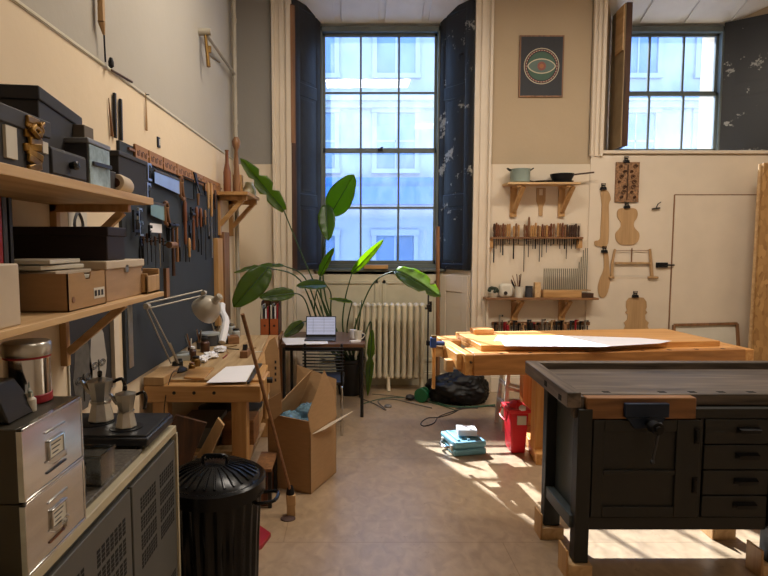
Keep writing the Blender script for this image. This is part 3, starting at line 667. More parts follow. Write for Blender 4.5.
# black dispenser
o = thing('label_printer', 'small black desk gadget with a sticker, left of the canister', 'gadget', (-.91, 1.30, ZD))
m = MB().prism([(-1.02, 1.23, ZD), (-.765, 1.23, ZD), (-.785, 1.23, ZD + .05), (-.81, 1.23, ZD + .085), (-1.02, 1.23, ZD + .085)], (0, .10, 0)); m.build('gadget_body', 'black_gloss', o, bevel=.004)
MB().box((-.80, 1.330, ZD + .008), (-.77, 1.334, ZD + .045)).build('paper_label', 'offwhite', o)
MB().box((-.90, 1.229, ZD + .045), (-.84, 1.24, ZD + .087)).build('paper_label', 'offwhite', o)
o = thing('glue_bottle', 'tiny bottle between the black gadget and the canister', 'bottle', (-.775, 1.335, ZD))
MB().lathe((-.775, 1.335, ZD), [(.011, 0), (.012, .003), (.012, .03), (.006, .036)], 16).build('bottle_body', 'offwhite', o)
MB().lathe((-.775, 1.335, ZD + .036), [(.006, 0), (.005, .014)], 12).build('cap', 'teal', o)
# speckled stone slab and glass container
MB().obox((-.868, 1.73, CZ + .0075), (.245, .46, .015), rz(.0)).build('stone_slab', 'granite', None, 'speckled grey stone slab lying on the cabinet top', 'slab', bevel=.003)
p = V((-.80, 1.69, CZ + .016))
o = thing('glass_container', 'square clear glass container standing on the stone slab', 'container', p)
m = MB(); t = .004; hw = .05; h = .095
m.box((p.x - hw, p.y - hw, p.z), (p.x + hw, p.y + hw, p.z + .006))
for a, b in (((-hw, -hw), (hw, -hw + t)), ((-hw, hw - t), (hw, hw)), ((-hw, -hw + t), (-hw + t, hw - t)), ((hw - t, -hw + t), (hw, hw - t))):
    m.box((p.x + a[0], p.y + a[1], p.z + .006), (p.x + b[0], p.y + b[1], p.z + h))
m.build('glass_body', 'glass', o, bevel=.001)
m = MB().box((p.x - hw - .003, p.y - hw - .003, p.z + h - .008), (p.x + hw + .003, p.y - hw, p.z + h)).box((p.x - hw - .003, p.y + hw, p.z + h - .008), (p.x + hw + .003, p.y + hw + .003, p.z + h)).box((p.x + hw, p.y - hw, p.z + h - .008), (p.x + hw + .003, p.y + hw, p.z + h)).box((p.x - hw - .003, p.y - hw, p.z + h - .008), (p.x - hw, p.y + hw, p.z + h)); m.build('glass_rim', 'glass', o)
p = V((-.79, 1.56, CZ + .016))
o = thing('drinking_glass', 'clear drinking glass between the index drawers and the square container', 'glass', p)
MB().lathe(p, [(.026, .0), (.029, .004), (.033, .10), (.031, .10), (.027, .008), (.002, .008)], 24).build('glass_body', 'glass', o)
# hot plate with two moka pots
p = V((-.93, 2.17, CZ))
o = thing('hot_plate', 'flat black electric hot plate on the far end of the cabinet', 'hot plate', p)
MB().box((-1.14, 1.97, CZ + .018), (-.728, 2.262, CZ + .050)).build('plate_body', 'dsteel', o, bevel=.006)
MB().box((-1.13, 1.98, CZ + .050), (-.738, 2.252, CZ + .058)).build('glass_top', 'dsteel', o, bevel=.001)
for a, b in ((-1.10, 2.0), (-.77, 2.0), (-1.10, 2.23), (-.77, 2.23)): MB().cyl((a, b, CZ), (a, b, CZ + .02), .012).build('foot', 'black', o)
for a, b, r in ((-.995, 2.14, .075), (-.845, 2.07, .06)): MB().lathe((a, b, CZ + .058), [(r, 0), (r, .003), (r - .004, .004)], 28).build('hot_ring', 'iron', o)
def moka(label, p, s):
    o = thing('moka_pot', label, 'coffee pot', p, 'moka pots on the hot plate')
    n = 8
    MB().lathe(p, [(.046 * s, 0), (.049 * s, .004 * s), (.036 * s, .062 * s), (.034 * s, .068 * s)], n).build('water_chamber', 'steel', o)
    MB().lathe(p + V((0, 0, .068 * s)), [(.037 * s, 0), (.037 * s, .008 * s)], 24).build('screw_ring', 'steel', o)
    u = MB().lathe(p + V((0, 0, .076 * s)), [(.033 * s, 0), (.047 * s, .072 * s), (.047 * s, .075 * s)], n)
    a = .3; q = p + V((-.044 * s * math.cos(a), -.044 * s * math.sin(a), .148 * s)); e = p + V((-.068 * s, -.02 * s, .155 * s))
    u.prism([q + V((.01, -.02, -.04)) * s, q + V((.01, .02, -.04)) * s, e + V((0, .004, .0)) * s, e + V((0, -.004, 0)) * s], (.01 * s, 0, .004)); u.build('upper_pot', 'steel', o)
    ld = MB().lathe(p + V((0, 0, .151 * s)), [(.048 * s, 0), (.048 * s, .003 * s), (.008 * s, .016 * s)], n).build('lid', 'steel', o)
    MB().lathe(p + V((0, 0, .167 * s)), [(.006 * s, 0), (.009 * s, .006 * s), (.009 * s, .02 * s), (.005 * s, .024 * s)], 12).build('lid_knob', 'black_gloss', ld)
    MB().tube([p + V((.042, .012, .145)) * 1 if 0 else p + V((.044 * s, .012 * s, .145 * s)), p + V((.075 * s, .018 * s, .155 * s)), p + V((.086 * s, .02 * s, .13 * s)), p + V((.078 * s, .02 * s, .075 * s))], [.006 * s, .0085 * s], 8, smooth=4).build('handle', 'black_gloss', o)
moka('larger steel moka pot at the back of the hot plate', V((-.975, 2.15, CZ + .062)), 1.02)
moka('smaller steel moka pot at the front of the hot plate', V((-.845, 2.07, CZ + .062)), .82)
# print of two carved scrolls leaning at the wall behind the cabinet
def wall_poster(name, label, cat, px0, px1, py0, py1, X=LW, m='offwhite', off=.004):
    a = PX(px0, (py0 + py1) / 2, X); b = PX(px1, (py0 + py1) / 2, X); zt = PX(px0, py0, X).z; zb = PX(px0, py1, X).z
    return a.y, b.y, zb, zt
y0, y1 = PX(71, 350, LW + .02).y, PX(117, 350, LW + .02).y
o = thing('scroll_poster', 'black poster showing two pale violin scrolls, behind the hot plate', 'poster', (LW + .02, (y0 + y1) / 2, .92))
MB().box((LW + .002, y0, .92), (LW + .008, y1, 1.44)).build('backing_board', 'offwhite', o)
MB().box((LW + .008, y0 + .01, .93), (LW + .010, y1 - .045, 1.43)).build('printed_sheet', 'charcoal', o)
def scroll(yc, zc, s, mm):
    m = MB(); pr = [(0, .16), (.018, .15), (.028, .11), (.034, .03), (.04, -.03), (.036, -.09), (.026, -.15), (.015, -.2)]
    pts = [V((LW + .0105, yc + a * s * 2.6, zc + b * s)) for a, b in pr] + [V((LW + .0105, yc - a * s * 2.6, zc + b * s)) for a, b in reversed(pr[1:])]
    m.prism(pts, (.001, 0, 0)); r = m.build('scroll_print', mm, o)
    e = MB()
    for sg in (-1, 1):
        for rr in (.017, .010):
            pts = [V((LW + .0125, yc + sg * .045 * s + 2.2 * rr * s * math.cos(t), zc - .045 * s + rr * s * math.sin(t))) for t in [i * 2 * PI / 14 for i in range(15)]]
            e.tube(pts, .0018, 4)
        e.tube([V((LW + .0125, yc + sg * .004, zc - .02 * s)), V((LW + .0125, yc + sg * .003, zc - .16 * s))], .0015, 4)
    e.build('scroll_lines', 'black', r)
scroll(2.655, 1.12, .9, mat('print grey', '#a9a49c', .7, var=.1)); scroll(2.50, 1.085, .9, mat('print dark grey', '#5a5752', .7, var=.25, scale=30))
# other pinned sheets and strips on the wall
y0, y1 = PX(70, 215, LW).y, PX(86, 215, LW).y
o = thing('drawing_sheet', 'white sheet with a grey sketch behind the upper shelf bracket', 'sheet', (LW, y0, 1.55))
MB().box((LW, y0 - .02, 1.60), (LW + .003, y1, 1.83)).build('sheet', 'offwhite', o)
pts = [V((LW + .0035, (y0 + y1) / 2 - .01 + .03 * math.cos(t) * (1 + .3 * math.cos(2 * t)), 1.74 + .055 * math.sin(t))) for t in [i * 2 * PI / 20 for i in range(21)]]
MB().tube(pts, .009, 4).build('sketch', 'charcoal2', o)
y0 = PX(120, 300, LW).y; y1 = PX(131, 300, LW).y
ZPB = 2.195
# ================================================================== tool board
TB0, TB1 = PX(118, 200, LW).y, PX(219, 200, LW).y
TX = LW + .018
o = thing('tool_board', 'long slate blue board fixed to the left wall above the beech bench', 'tool board', (LW, (TB0 + TB1) / 2, .95))
MB().box((LW, TB0, .90), (TX, TB1, ZPB)).build('board', 'slate', o, bevel=.002)
MB().box((TX, TB0 + .1, ZPB - .03), (TX + .012, TB1, ZPB - .018)).build('top_rail', 'midwood', o)
y0 = PX(131, 160, TX).y; n = 6
lets = [0, 1, 2, 3, 4, 5]
ys = [PX(q, 170, TX).y for q in (133, 147, 161.5, 175, 190, 202, 219)]
for k in range(6):
    ya, yb = ys[k] + .01, ys[k + 1] - .01
    wp = thing('wooden_plaque', ['first', 'second', 'third', 'fourth', 'fifth', 'sixth'][k] + ' lettered wooden plaque from the left along the tool board top', 'plaque', (TX, (ya + yb) / 2, ZPB - .1), 'wooden plaques along the tool board')
    h = .085 if k < 5 else .12
    MB().box((TX, ya, ZPB - h + .02), (TX + .014, yb, ZPB + .015)).build('plaque_board', mat('plaque wood', '#9c7048', .6) if k == 0 else bpy.data.materials['plaque wood'], wp, bevel=.002)
    m = MB(); nl = 6; ww = (yb - ya) / (nl + 1)
    for j in range(nl):
        yy = ya + ww * (j + .75); zc = ZPB - .03
        m.box((TX + .014, yy, zc - .014), (TX + .0155, yy + .004, zc + .014))
        if j % 2: m.box((TX + .014, yy, zc + .012), (TX + .0155, yy + ww * .6, zc + .018))
        else: m.box((TX + .014, yy + ww * .45, zc - .018), (TX + .0155, yy + ww * .45 + .006, zc + .01))
    m.build('carved_marks', 'darkwood', wp)
# ------------------------------------------------------------------ tools hanging on the board
def hook(o, y, z): MB().cyl((TX, y, z), (TX + .04, y, z), .003, n=6).build('nail', 'iron', o)
def saw(px, py, pxe, label, bladem, L=.26):
    p = PX(px, py, TX + .03); e = PX(pxe, py, TX + .03).y; z = p.z; x = TX + .012
    o = thing('hand_saw', label, 'saw', (x, p.y, z), 'saws on the tool board')
    MB().prism([(x + .01, p.y - .01, z + .055), (x + .01, e, z + .05), (x + .01, e, z - .02), (x + .01, p.y - .01, z - .045)], (.0025, 0, 0)).build('blade', bladem, o)
    MB().box((x + .006, e, z + .047), (x + .017, p.y, z + .062)).build('back_spine', 'brass', o, bevel=.001)
    # open grip
    pts = [(0, .07), (.035, .075), (.06, .055), (.05, .03), (.062, -.02), (.085, -.055), (.06, -.075), (.03, -.06), (.0, -.045)]
    pts = [V((x + .011, p.y + a, z + b)) for a, b in pts]
    MB().tube(pts + [pts[0]], .011, 8, smooth=3).build('handle', 'midwood', o)
    hook(o, p.y + .03, z + .05); return o
st_blue = mat('bright saw plate', '#b9c9d2', .3, .6); st_green = mat('greenish saw plate', '#8faa97', .35, .5)
saw(181, 188, 156, 'brass-backed saw with a bright blade, higher on the tool board', st_blue)
saw(166, 214, 152, 'brass-backed saw with a green-tinted blade, lower on the tool board', st_green)
def htool(name, label, cat, px, pt, pb, hfrac, hm, bm, hr=.012, br=.005, group=None, flat=False, pm=None):
    """a hanging tool: handle on top, blade or shank below"""
    a = PX(px, pt, TX + .02); b = PX(px, pb, TX + .02); L = a.z - b.z; y = a.y; x = TX + .02; zs = a.z - L * hfrac
    o = thing(name, label, cat, (x, y, b.z), group)
    MB().lathe((x, y, zs), [(hr * .55, 0), (hr * .8, L * hfrac * .1), (hr * .62, L * hfrac * .3), (hr, L * hfrac * .6), (hr * .85, L * hfrac * .92), (hr * .4, L * hfrac)], 10).build('handle', hm, o)
    m = MB()
    if flat: m.box((x - .002, y - br, b.z), (x + .002, y + br, zs + .01))
    else: m.cyl((x, y, zs + .01), (x, y, b.z), br, br * .7, 8)
    m.build('blade', bm, o); hook(o, y, zs + L * hfrac * .5); return o
G1_ = 'long handled tools on the tool board'
htool('gouge', 'long gouge with an orange-brown turned handle in the middle of the tool board', 'gouge', 184.5, 199, 262, .72, 'redwood', 'dsteel', .017, .007, G1_)
htool('gouge', 'pale handled gouge just right of the orange-brown one', 'gouge', 189, 238, 262, .8, 'oakz', 'dsteel', .014, .005, G1_)
htool('screwdriver', 'red-brown handled screwdriver near the middle of the tool board', 'screwdriver', 196.5, 207, 252, .45, 'redwood', 'dsteel', .015, .006, G1_)
htool('screwdriver', 'second red-brown screwdriver, right of its twin', 'screwdriver', 200.5, 208, 255, .4, 'redwood', 'iron', .014, .006, G1_)
htool('file_tool', 'long thin dark file hanging right of the screwdrivers', 'file', 205, 210, 260, .3, 'midwood', 'dsteel', .012, .006, G1_)
htool('palette_knife', 'long bright spatula near the right end of the tool board', 'spatula', 211, 183, 258, .45, 'oakz', 'steel', .015, .011, G1_, flat=True)
htool('palette_knife', 'pale handled scraper left of the long spatula', 'scraper', 208, 182, 236, .5, 'spruce', 'steel', .014, .009, G1_, flat=True)
htool('rasp', 'dark rasp hanging at the right end of the tool board', 'rasp', 215, 190, 245, .35, 'darkwood', 'iron', .014, .009, G1_, flat=True)
for k, (px, pt, pb, c) in enumerate(((143, 236, 262, 'iron'), (147, 233, 265, 'dsteel'), (151, 238, 262, 'iron'), (155, 236, 268, 'dsteel'), (159.5, 233, 268, 'steel'), (163, 238, 262, 'iron'))):
    htool('bradawl', ['first', 'second', 'third', 'fourth', 'fifth', 'last'][k] + ' thin dark awl from the left in the row above the small wooden box', 'awl', px, pt, pb, .3, 'darkwood', c, .009, .0035, 'row of thin awls on the tool board')
# hammers
def hammer(label, px, pt, pb, hm, head, group='hammers on the tool board', hw=.055):
    a = PX(px, pt, TX + .035); b = PX(px, pb, TX + .035); y = a.y; x = TX + .035
    o = thing('hammer', label, 'hammer', (x, y, b.z), group)
    MB().tube([(x, y, b.z), (x, y, (a.z + b.z) / 2), (x, y, a.z)], [.012, .009], 8).build('handle', hm, o)
    MB().cyl((x, y - hw, a.z - .01), (x, y + hw * .5, a.z - .01), .014, .014, 12).prism([(x - .012, y + hw * .5, a.z - .02), (x + .012, y + hw * .5, a.z - .02), (x + .004, y + hw, a.z - .012), (x - .004, y + hw, a.z - .012)], (0, 0, .012)).build('head', head, o); hook(o, y + .012, a.z - .035); return o
hammer('long dark hammer hanging lowest in the middle of the tool board', 172.5, 224, 276, 'darkwood', 'iron', hw=.07)
hammer('brown-handled hammer right of the long dark one', 176.5, 224, 262, 'midwood', 'dsteel')
hammer('small hammer with steel head among the brown-handled tools', 193, 213, 250, 'redwood', 'dsteel')
a = PX(172, 245, TX + .055)
o = thing('wooden_mallet', 'small brown wooden mallet hung crosswise over the hammers', 'mallet', (a.x, a.y, a.z))
MB().cyl((a.x, a.y - .06, a.z), (a.x, a.y + .065, a.z), .021, .021, 14).build('mallet_head', 'midwood', o); MB().cyl((TX, a.y, a.z), (a.x, a.y, a.z), .005).build('nail', 'iron', o)
# G clamps and fret saws
def gclamp(label, px, py, s, m='steel', ang=0, X=None, off=.03, group='small clamps on the tool board', plane='left'):
    if plane == 'left':
        p = PX(px, py, TX + off); f = lambda a, b: V((p.x, p.y + a * s, p.z + b * s)); w = V((.006, 0, 0))
    else:
        p = px; f = lambda a, b: V((p.x + a * s, p.y, p.z + b * s)); w = V((0, .006, 0))
    o = thing('g_clamp', label, 'clamp', p, group)
    MB().prism([f(0, .5), (f(.55, .5)), f(.6, .3), f(.52, .28), f(.45, .38), f(.12, .38), f(.12, -.3), f(.5, -.3), f(.6, -.3), f(.6, -.42), f(0, -.42)], w * 2).build('clamp_frame', m, o, bevel=.001)
    MB().cyl(f(.53, -.55), f(.53, .08), .05 * s, n=8).build('screw', 'dsteel', o)
    MB().cyl(f(.38, -.55), f(.68, -.55), .03 * s, n=6).cyl(f(.53, .06), f(.53, .12), .1 * s, n=10).build('tommy_bar', 'dsteel', o)
    return o
gclamp('steel G clamp highest at the left end of the tool board', 146, 172, .11)
gclamp('steel G clamp below the highest one at the left end of the tool board', 145.5, 192, .11)
gclamp('bright G clamp above the plum box end, left of the note', 137, 216, .09)
gclamp('bright G clamp just below, beside the dark clamp', 138, 229, .09)
gclamp('dark G clamp between the bright ones and the note', 132, 222, .13, 'iron')
gclamp('small black clamp under the white note', 148, 232, .08, 'iron')
gclamp('dark G clamp right of the orange-brown gouge', 190, 214, .10, 'iron')
gclamp('little dark clamp near the lower right tools', 202, 222, .08, 'iron')
def frame_saw(label, px0, px1, py0, py1):
    a = PX(px0, py0, TX + .02); b = PX(px1, py1, TX + .02); x = TX + .02
    o = thing('fret_saw', label, 'saw', (x, a.y, b.z), 'fret saws on the tool board')
    MB().tube([(x, a.y, a.z), (x, b.y, a.z), (x, b.y, b.z), (x, a.y + .02, b.z)], .005, 6).build('saw_frame', 'iron', o)
    MB().cyl((x, a.y, a.z), (x, a.y + .02, b.z), .0012, n=4).build('blade', 'steel', o)
    MB().cyl((x, a.y + .02, b.z + .0), (x, a.y + .02, b.z - .09), .012, .009, 10).build('handle', 'midwood', o); hook(o, b.y - .02, a.z); return o
frame_saw('larger black framed fret saw right of the bright-bladed saw', 183, 194, 176, 200)
frame_saw('smaller black framed fret saw next to the spatulas', 197, 205, 180, 196)
# pliers
def pliers(label, px, py, s=1):
    p = PX(px, py, TX + .006); x = p.x; o = thing('pliers', label, 'pliers', p, 'pliers on the tool board')
    for sg in (-1, 1):
        MB().tube([(x, p.y + sg * .004 * s, p.z), (x, p.y + sg * .022 * s, p.z - .04 * s), (x, p.y + sg * .016 * s, p.z - .11 * s)], [.006, .005], 6, smooth=3).build('handle', 'iron', o)
    MB().cyl((x - .006, p.y, p.z + .004), (x + .006, p.y, p.z + .004), .013 * s, n=10).prism([(x - .004, p.y - .012 * s, p.z), (x - .004, p.y + .012 * s, p.z), (x - .004, p.y + .004, p.z + .05 * s), (x - .004, p.y - .004, p.z + .05 * s)], (.008, 0, 0)).build('jaws', 'dsteel', o); return o
for px, py, l in ((190, 232, 'dark pliers lowest beside the orange-brown gouge'), (179, 246, 'dark pliers hanging by the brown-handled hammer'), (198, 238, 'dark long-nosed pliers beneath the red-brown screwdrivers'), (168, 224, 'small pliers hanging above the wooden mallet'), (209, 226, 'small pliers near the long spatula'), (141, 244, 'dark pliers above the dovetailed box end')): pliers(l, px, py)
a = PX(149.5, 223, TX); b = PX(161.5, 233, TX)
MB().box((TX, a.y, b.z), (TX + .003, b.y, a.z)).build('paper_note', 'paper', None, 'small white note pinned to the tool board', 'note')
a = PX(192, 172, TX); MB().prism([(TX + .014, a.y - .03, 2.20), (TX + .014, a.y + .04, 2.20), (TX + .014, a.y + .14, 2.06), (TX + .014, a.y + .07, 2.10)], (.01, 0, 0)).build('set_square', 'black', None, 'black angled bracket plate hanging over the wooden plaques', 'bracket')
# things on the cream wall above
for k, (px, t, b, lb) in enumerate(((116, 93, 140, 'longer left-hand ebony strip leaning above the tool board'), (122, 99, 146, 'shorter right-hand ebony strip leaning above the tool board'))):
    A = PX(px, t, LW + .02); B = PX(px + 1, b, LW + .02)
    o = MB().beam((LW + .012, B.y, 2.20), (LW + .012, A.y, A.z), .014, .018, up=(0, 1, 0)).build('ebony_strip', 'black', None, lb, 'strip', 'ebony strips on the left wall', bevel=.002)
A = PX(107, 98, LW); MB().cyl((LW + .008, A.y, A.z), (LW + .012, A.y + .02, 2.20), .002, .009, 8).build('thin_rod', 'midwood', None, 'thin tapering brown rod left of the ebony strips', 'rod')
A = PX(144, 93, LW); B = PX(144, 130, LW)
o = thing('hanging_stick', 'thin wooden stick hanging from a nail under the picture rail', 'stick', (LW, A.y, B.z)); MB().cyl((LW + .01, A.y, A.z), (LW + .01, A.y + .0, B.z), .003, .007, 8).build('stick_body', 'spruce', o); MB().cyl((LW, A.y, A.z - .01), (LW + .03, A.y, A.z - .01), .003, n=6).build('nail', 'iron', o)
A = PX(158, 142, LW); o = thing('wall_tag', 'small black and white tag pinned above the wooden plaques', 'tag', A)
MB().box((LW, A.y - .025, A.z - .035), (LW + .008, A.y + .025, A.z + .03)).build('tag_body', 'black', o, bevel=.002); MB().box((LW + .008, A.y - .0, A.z - .02), (LW + .009, A.y + .018, A.z + .02)).build('tag_print', 'offwhite', o)
# carved wooden implement hanging high (only its lower end in frame)
pts = [PX(101, -8, LW + .03), PX(101, 0, LW + .03), PX(101.5, 22, LW + .03), PX(104, 35, LW + .03), PX(105.5, 62, LW + .03)]
o = thing('wooden_hanger', 'slender carved wooden piece hanging high on the left wall', 'hanger', pts[-1])
MB().tube(pts[:3], [.016, .011, .018], 8, smooth=4).tube(pts[2:4], [.018, .006], 8).build('carved_piece', 'spruce', o)
MB().tube(pts[3:], .004, 6).build('metal_rod', 'iron', o); p = PX(105, 62, LW)
MB().lathe((p.x + .03, p.y, p.z - .03), [(.004, 0), (.014, .01), (.014, .03), (.008, .05)], 10).build('weight', 'iron', o)
p = PX(109, 70, LW); q = PX(130, 82, LW)
MB().tube([V((LW + .012, p.y, p.z)), V((LW + .012, q.y, q.z))], .006, 6).build('wooden_wand', 'darkwood', None, 'dark slim rod lying along the picture rail', 'rod')
# heating pipe in the corner and old tap
px_ = -1.17
o = thing('wall_pipe', 'painted vertical pipe in the left corner with a branch to an old tap', 'pipe', (px_, 5.95, 0))
yv = PX(235, 100, px_).y
m = MB().cyl((px_, yv, 0), (px_, yv, ZC), .022, n=12); m.build('riser', 'pipe', o)
b0 = PX(235, 75, px_); b1 = PX(205, 32, px_)
MB().tube([b0 + V((0, 0, 1.0)), b0, b1], .016, 10).build('branch_pipe', 'pipe', o)
MB().cyl((px_ - .05, b1.y, b1.z), (px_ + .05, b1.y, b1.z), .028, n=12).build('elbow', 'pipe', o)
t = MB().cyl((b1.x, b1.y, b1.z), (b1.x + .03, b1.y - .02, b1.z - .28), .012, .016, 10).cyl((b1.x + .0, b1.y + .03, b1.z - .16), (b1.x + .05, b1.y + .28, b1.z - .15), .008, n=8).cyl((b1.x + .02, b1.y + .04, b1.z - .15), (b1.x + .02, b1.y + .04, b1.z - .1), .02, n=10); t.build('tap', 'brass', o)
for z in (1.0, 2.9, 3.9): MB().cyl((px_, yv, z - .02), (px_, yv, z + .02), .029, n=12).build('collar', 'pipe', o)
# long steel rule and strips at the left end of the board
A = PX(124, 310, TX); 
MB().box((TX + .001, 3.0, .98), (TX + .004, 3.065, 1.43)).build('steel_rule', 'steel', None, 'upright steel rule at the left end of the tool board', 'rule')
MB().box((LW + .001, 2.80, .95), (LW + .03, 2.86, 1.44)).build('pale_batten', 'cream', None, 'narrow upright cream batten beside the steel rule', 'batten')
MB().box((TX + .001, 3.60, 1.30), (TX + .02, 3.66, 1.50)).build('wooden_strip', 'midwood', None, 'short brown strip hanging just past the lower shelf end', 'strip')
# posts at the right end of the board
for k, (pa, pb, t, b, m_) in enumerate(((214, 219, 238, 330, 'oakz'), (220.5, 226, 232, 318, 'midwood'))):
    ya, yb = PX(pa, 280, TX).y, PX(pb, 280, TX).y; zt = PX(pa, t, TX).z
    MB().box((LW + .0, ya + .03 * 0, .93), (TX + .04, yb, zt)).build('wall_batten', m_, None, ['orange-brown', 'darker brown'][k] + ' upright batten at the right end of the tool board', 'batten', bevel=.003)
A = PX(229, 280, LW)
o = thing('framed_notice', 'white sheet with a dark panel on the left wall near the corner', 'notice', (LW, A.y, 1.3)); MB().box((LW, 5.30, 1.14), (LW + .006, 5.55, 1.60)).build('sheet', 'offwhite', o); MB().box((LW + .006, 5.38, 1.27), (LW + .008, 5.48, 1.54)).build('printed_panel', 'charcoal2', o)
# corner shelf with carved figures
o = thing('wall_shelf', 'small pine corner shelf on two brackets holding turned wooden bottles', 'shelf', (-1.1, 5.4, 2.08))
ze = 2.10
ya, yc = 5.08, 5.75
MB().box((LW, ya, ze), (LW + .30, yc, ze + .03)).build('shelf_board', 'oaky', o, bevel=.002)
for y in (5.15, 5.70):
    b = thing_part('bracket', o)
    MB().box((LW, y - .025, ze - .36), (LW + .04, y + .025, ze)).box((LW, y - .025, ze - .045), (LW + .28, y + .025, ze)).build('bracket_upright', 'oakz', b, bevel=.002)
    MB().beam((LW + .03, y, ze - .27), (LW + .25, y, ze - .03), .045, .04).build('bracket_brace', 'oakx', b, bevel=.002)
zs = ze + .03
def turned(name, label, x, y, prof, m, n=16):
    return MB().lathe((x, y, zs), prof, n).build(name, m, None, label, 'figure', 'turned wood on the corner shelf')
turned('turned_bottle', 'dark red-brown turned bottle shape nearest on the corner shelf', -1.12, 5.17, [(.035, 0), (.035, .18), (.018, .26), (.014, .36), (.02, .38)], 'redwood')
turned('turned_bottle', 'taller brown carved figure with a round head on the corner shelf', -1.06, 5.30, [(.03, 0), (.035, .1), (.02, .3), (.016, .40), (.036, .44), (.04, .48), (.02, .52)], 'midwood')
turned('turned_bottle', 'slim pale turned spindle behind the round-headed figure', -1.10, 5.46, [(.026, 0), (.02, .12), (.012, .2), (.022, .3), (.01, .42)], 'spruce')
turned('pale_pot', 'squat pale pot at the far end of the corner shelf', -1.0, 5.62, [(.06, 0), (.07, .05), (.05, .1), (.035, .14)], 'offwhite')
MB().box((-1.14, 5.50, zs), (-1.05, 5.58, zs + .2)).build('wooden_block', 'oakz', None, 'upright pale wood block at the back of the corner shelf', 'block', bevel=.003)
# ================================================================== left beech bench
BX0, BX1, BY0, BY1, BZ = LW + .02, -.52, 3.2, 4.95, .85
o = bench = thing('workbench', 'old beech workbench against the left wall, covered in clutter', 'workbench', ((BX0 + BX1) / 2, (BY0 + BY1) / 2, 0))
BX2 = -.64
MB().prism([(BX0, BY0 + .09, BZ - .07), (BX1 - .085, BY0 + .09, BZ - .07), (BX2 - .085, BY1, BZ - .07), (BX0, BY1, BZ - .07)], (0, 0, .07)).build('bench_top', 'worktop', o, bevel=.004)
e = MB().box((BX0, BY0, BZ - .115), (BX1, BY0 + .085, BZ - .015)); e.build('end_cap', 'oakx', o, bevel=.006)
MB().prism([(BX1 - .083, BY0 + .087, BZ - .115), (BX1, BY0 + .087, BZ - .115), (BX2, BY1, BZ - .115), (BX2 - .083, BY1, BZ - .115)], (0, 0, .115)).build('front_rail', 'oaky', o, bevel=.006)
MB().box((BX0, BY0 + .0, BZ - .013), (BX0 + .12, BY0 + .30, BZ + .035)).build('tool_well_block', 'spruce', o, bevel=.004)
m = MB()
for q in (174, 194, 214): p = PY(q, 393, BY0 - .001); m.cyl((p.x, BY0 + .01, p.z), (p.x, BY0 - .002, p.z), .010, n=14)
m.build('bolt_holes', 'black', o)
for x, y in ((-.655, 3.28), (-1.12, 3.28), (-.75, 4.75), (-1.12, 4.75)): MB().box((x - .045, y - .045, 0), (x + .045, y + .045, BZ - .11)).build('leg', 'oakz', o, bevel=.005)
for x, x2 in ((-.655, -.75), (-1.12, -1.12)): MB().beam((x, 3.3, .33), (x2, 4.72, .33), .06, .10).build('side_rail', 'oaky', o, bevel=.004)
MB().box((-1.15, 3.3, .38), (-.68, 4.7, .40)).build('lower_shelf', 'worktop', o)
v = MB().box((BX1 - .010, 3.27, BZ - .13), (BX1 + .012, 3.50, BZ + .003)); v.build('vise_jaw', 'oaky', o, bevel=.006)
vp = V((-.43, 3.42, 0))
# clutter on the lower shelf / beneath
R.seed(5)
rbox('wooden_crate', 'reddish wooden crate under the near end of the beech bench', 'crate', -.80, -.60, 3.42, 3.62, .401, .56, 'midwoodx')
rbox('tool_case', 'pale grey case on the shelf beneath the beech bench', 'case', -1.08, -.84, 3.36, 3.75, .401, .53, 'cab')
o = MB()
MB().prism([(-1.12, 3.13, .0), (-1.0, 3.10, .0), (-.72, 3.13, .62), (-.76, 3.15, .66)], (0, .025, 0)).build('plank', 'spruce', None, 'pale plank leaning under the near end of the beech bench', 'plank', bevel=.003)
MB().prism([(-1.18, 3.06, .25), (-.97, 3.03, .24), (-.80, 3.06, .66), (-.98, 3.08, .70)], (0, .018, 0)).build('board_offcut', 'darkwood', None, 'brown board offcut leaning beside the hot plate end', 'board', bevel=.003)
for k, (x, y, z, sx_, sy_, sz_, m_, nm) in enumerate(((-.95, 3.95, .402, .3, .3, .12, 'black', 'black tool bag heaped on the shelf beneath the beech bench'), (-.75, 4.1, .402, .2, .35, .16, 'charcoal', 'dark bundle on the shelf beneath the beech bench, middle'), (-1.0, 4.4, .402, .25, .25, .2, 'midwoodx', 'brown box on the far part of the shelf beneath the beech bench'), (-.75, 4.45, .402, .18, .2, .14, 'offwhite', 'whitish carton at the far end of the shelf beneath the beech bench'))):
    if m_ in ('black', 'charcoal'): MB().ell((x, y, z + sz_ / 2), (sx_ / 2, sy_ / 2, sz_ / 2), n=14, noise=.08).build('tool_bag', m_, None, nm, 'bag')
    else: rbox('carton', nm, 'box', x - sx_ / 2, x + sx_ / 2, y - sy_ / 2, y + sy_ / 2, z, z + sz_, m_, .02)
for k, (x, m_) in enumerate(((-.95, 'midwood'), (-.86, 'darkwood'), (-.79, 'spruce'))):
    MB().beam((x, 3.5, .02), (x + .1, 4.3, .25), .06, .02).build('wood_offcut', m_, None, ['brown', 'dark', 'pale'][k] + ' length of wood stored on the floor under the beech bench', 'offcut', 'offcuts under the beech bench', bevel=.002)
# small stool/crate right of the bench leg, dark cloth & box
o = thing('side_table', 'low dark framed stand on the floor by the beech bench leg', 'stand', (-.5, 3.9, 0))
MB().box((-.60, 3.40, .235), (-.49, 3.7, .255)).build('stand_top', 'midwood', o, bevel=.002)
for x, y in ((-.59, 3.415), (-.503, 3.415), (-.59, 3.685), (-.503, 3.685)): MB().box((x - .012, y - .012, 0), (x + .010, y + .012, .235)).build('leg', 'black', o)
MB().box((-.575, 3.43, .0), (-.52, 3.67, .19)).build('lower_crate', 'redwood', o, bevel=.003)
# on the bench ------------------------------------------------------
zt = BZ
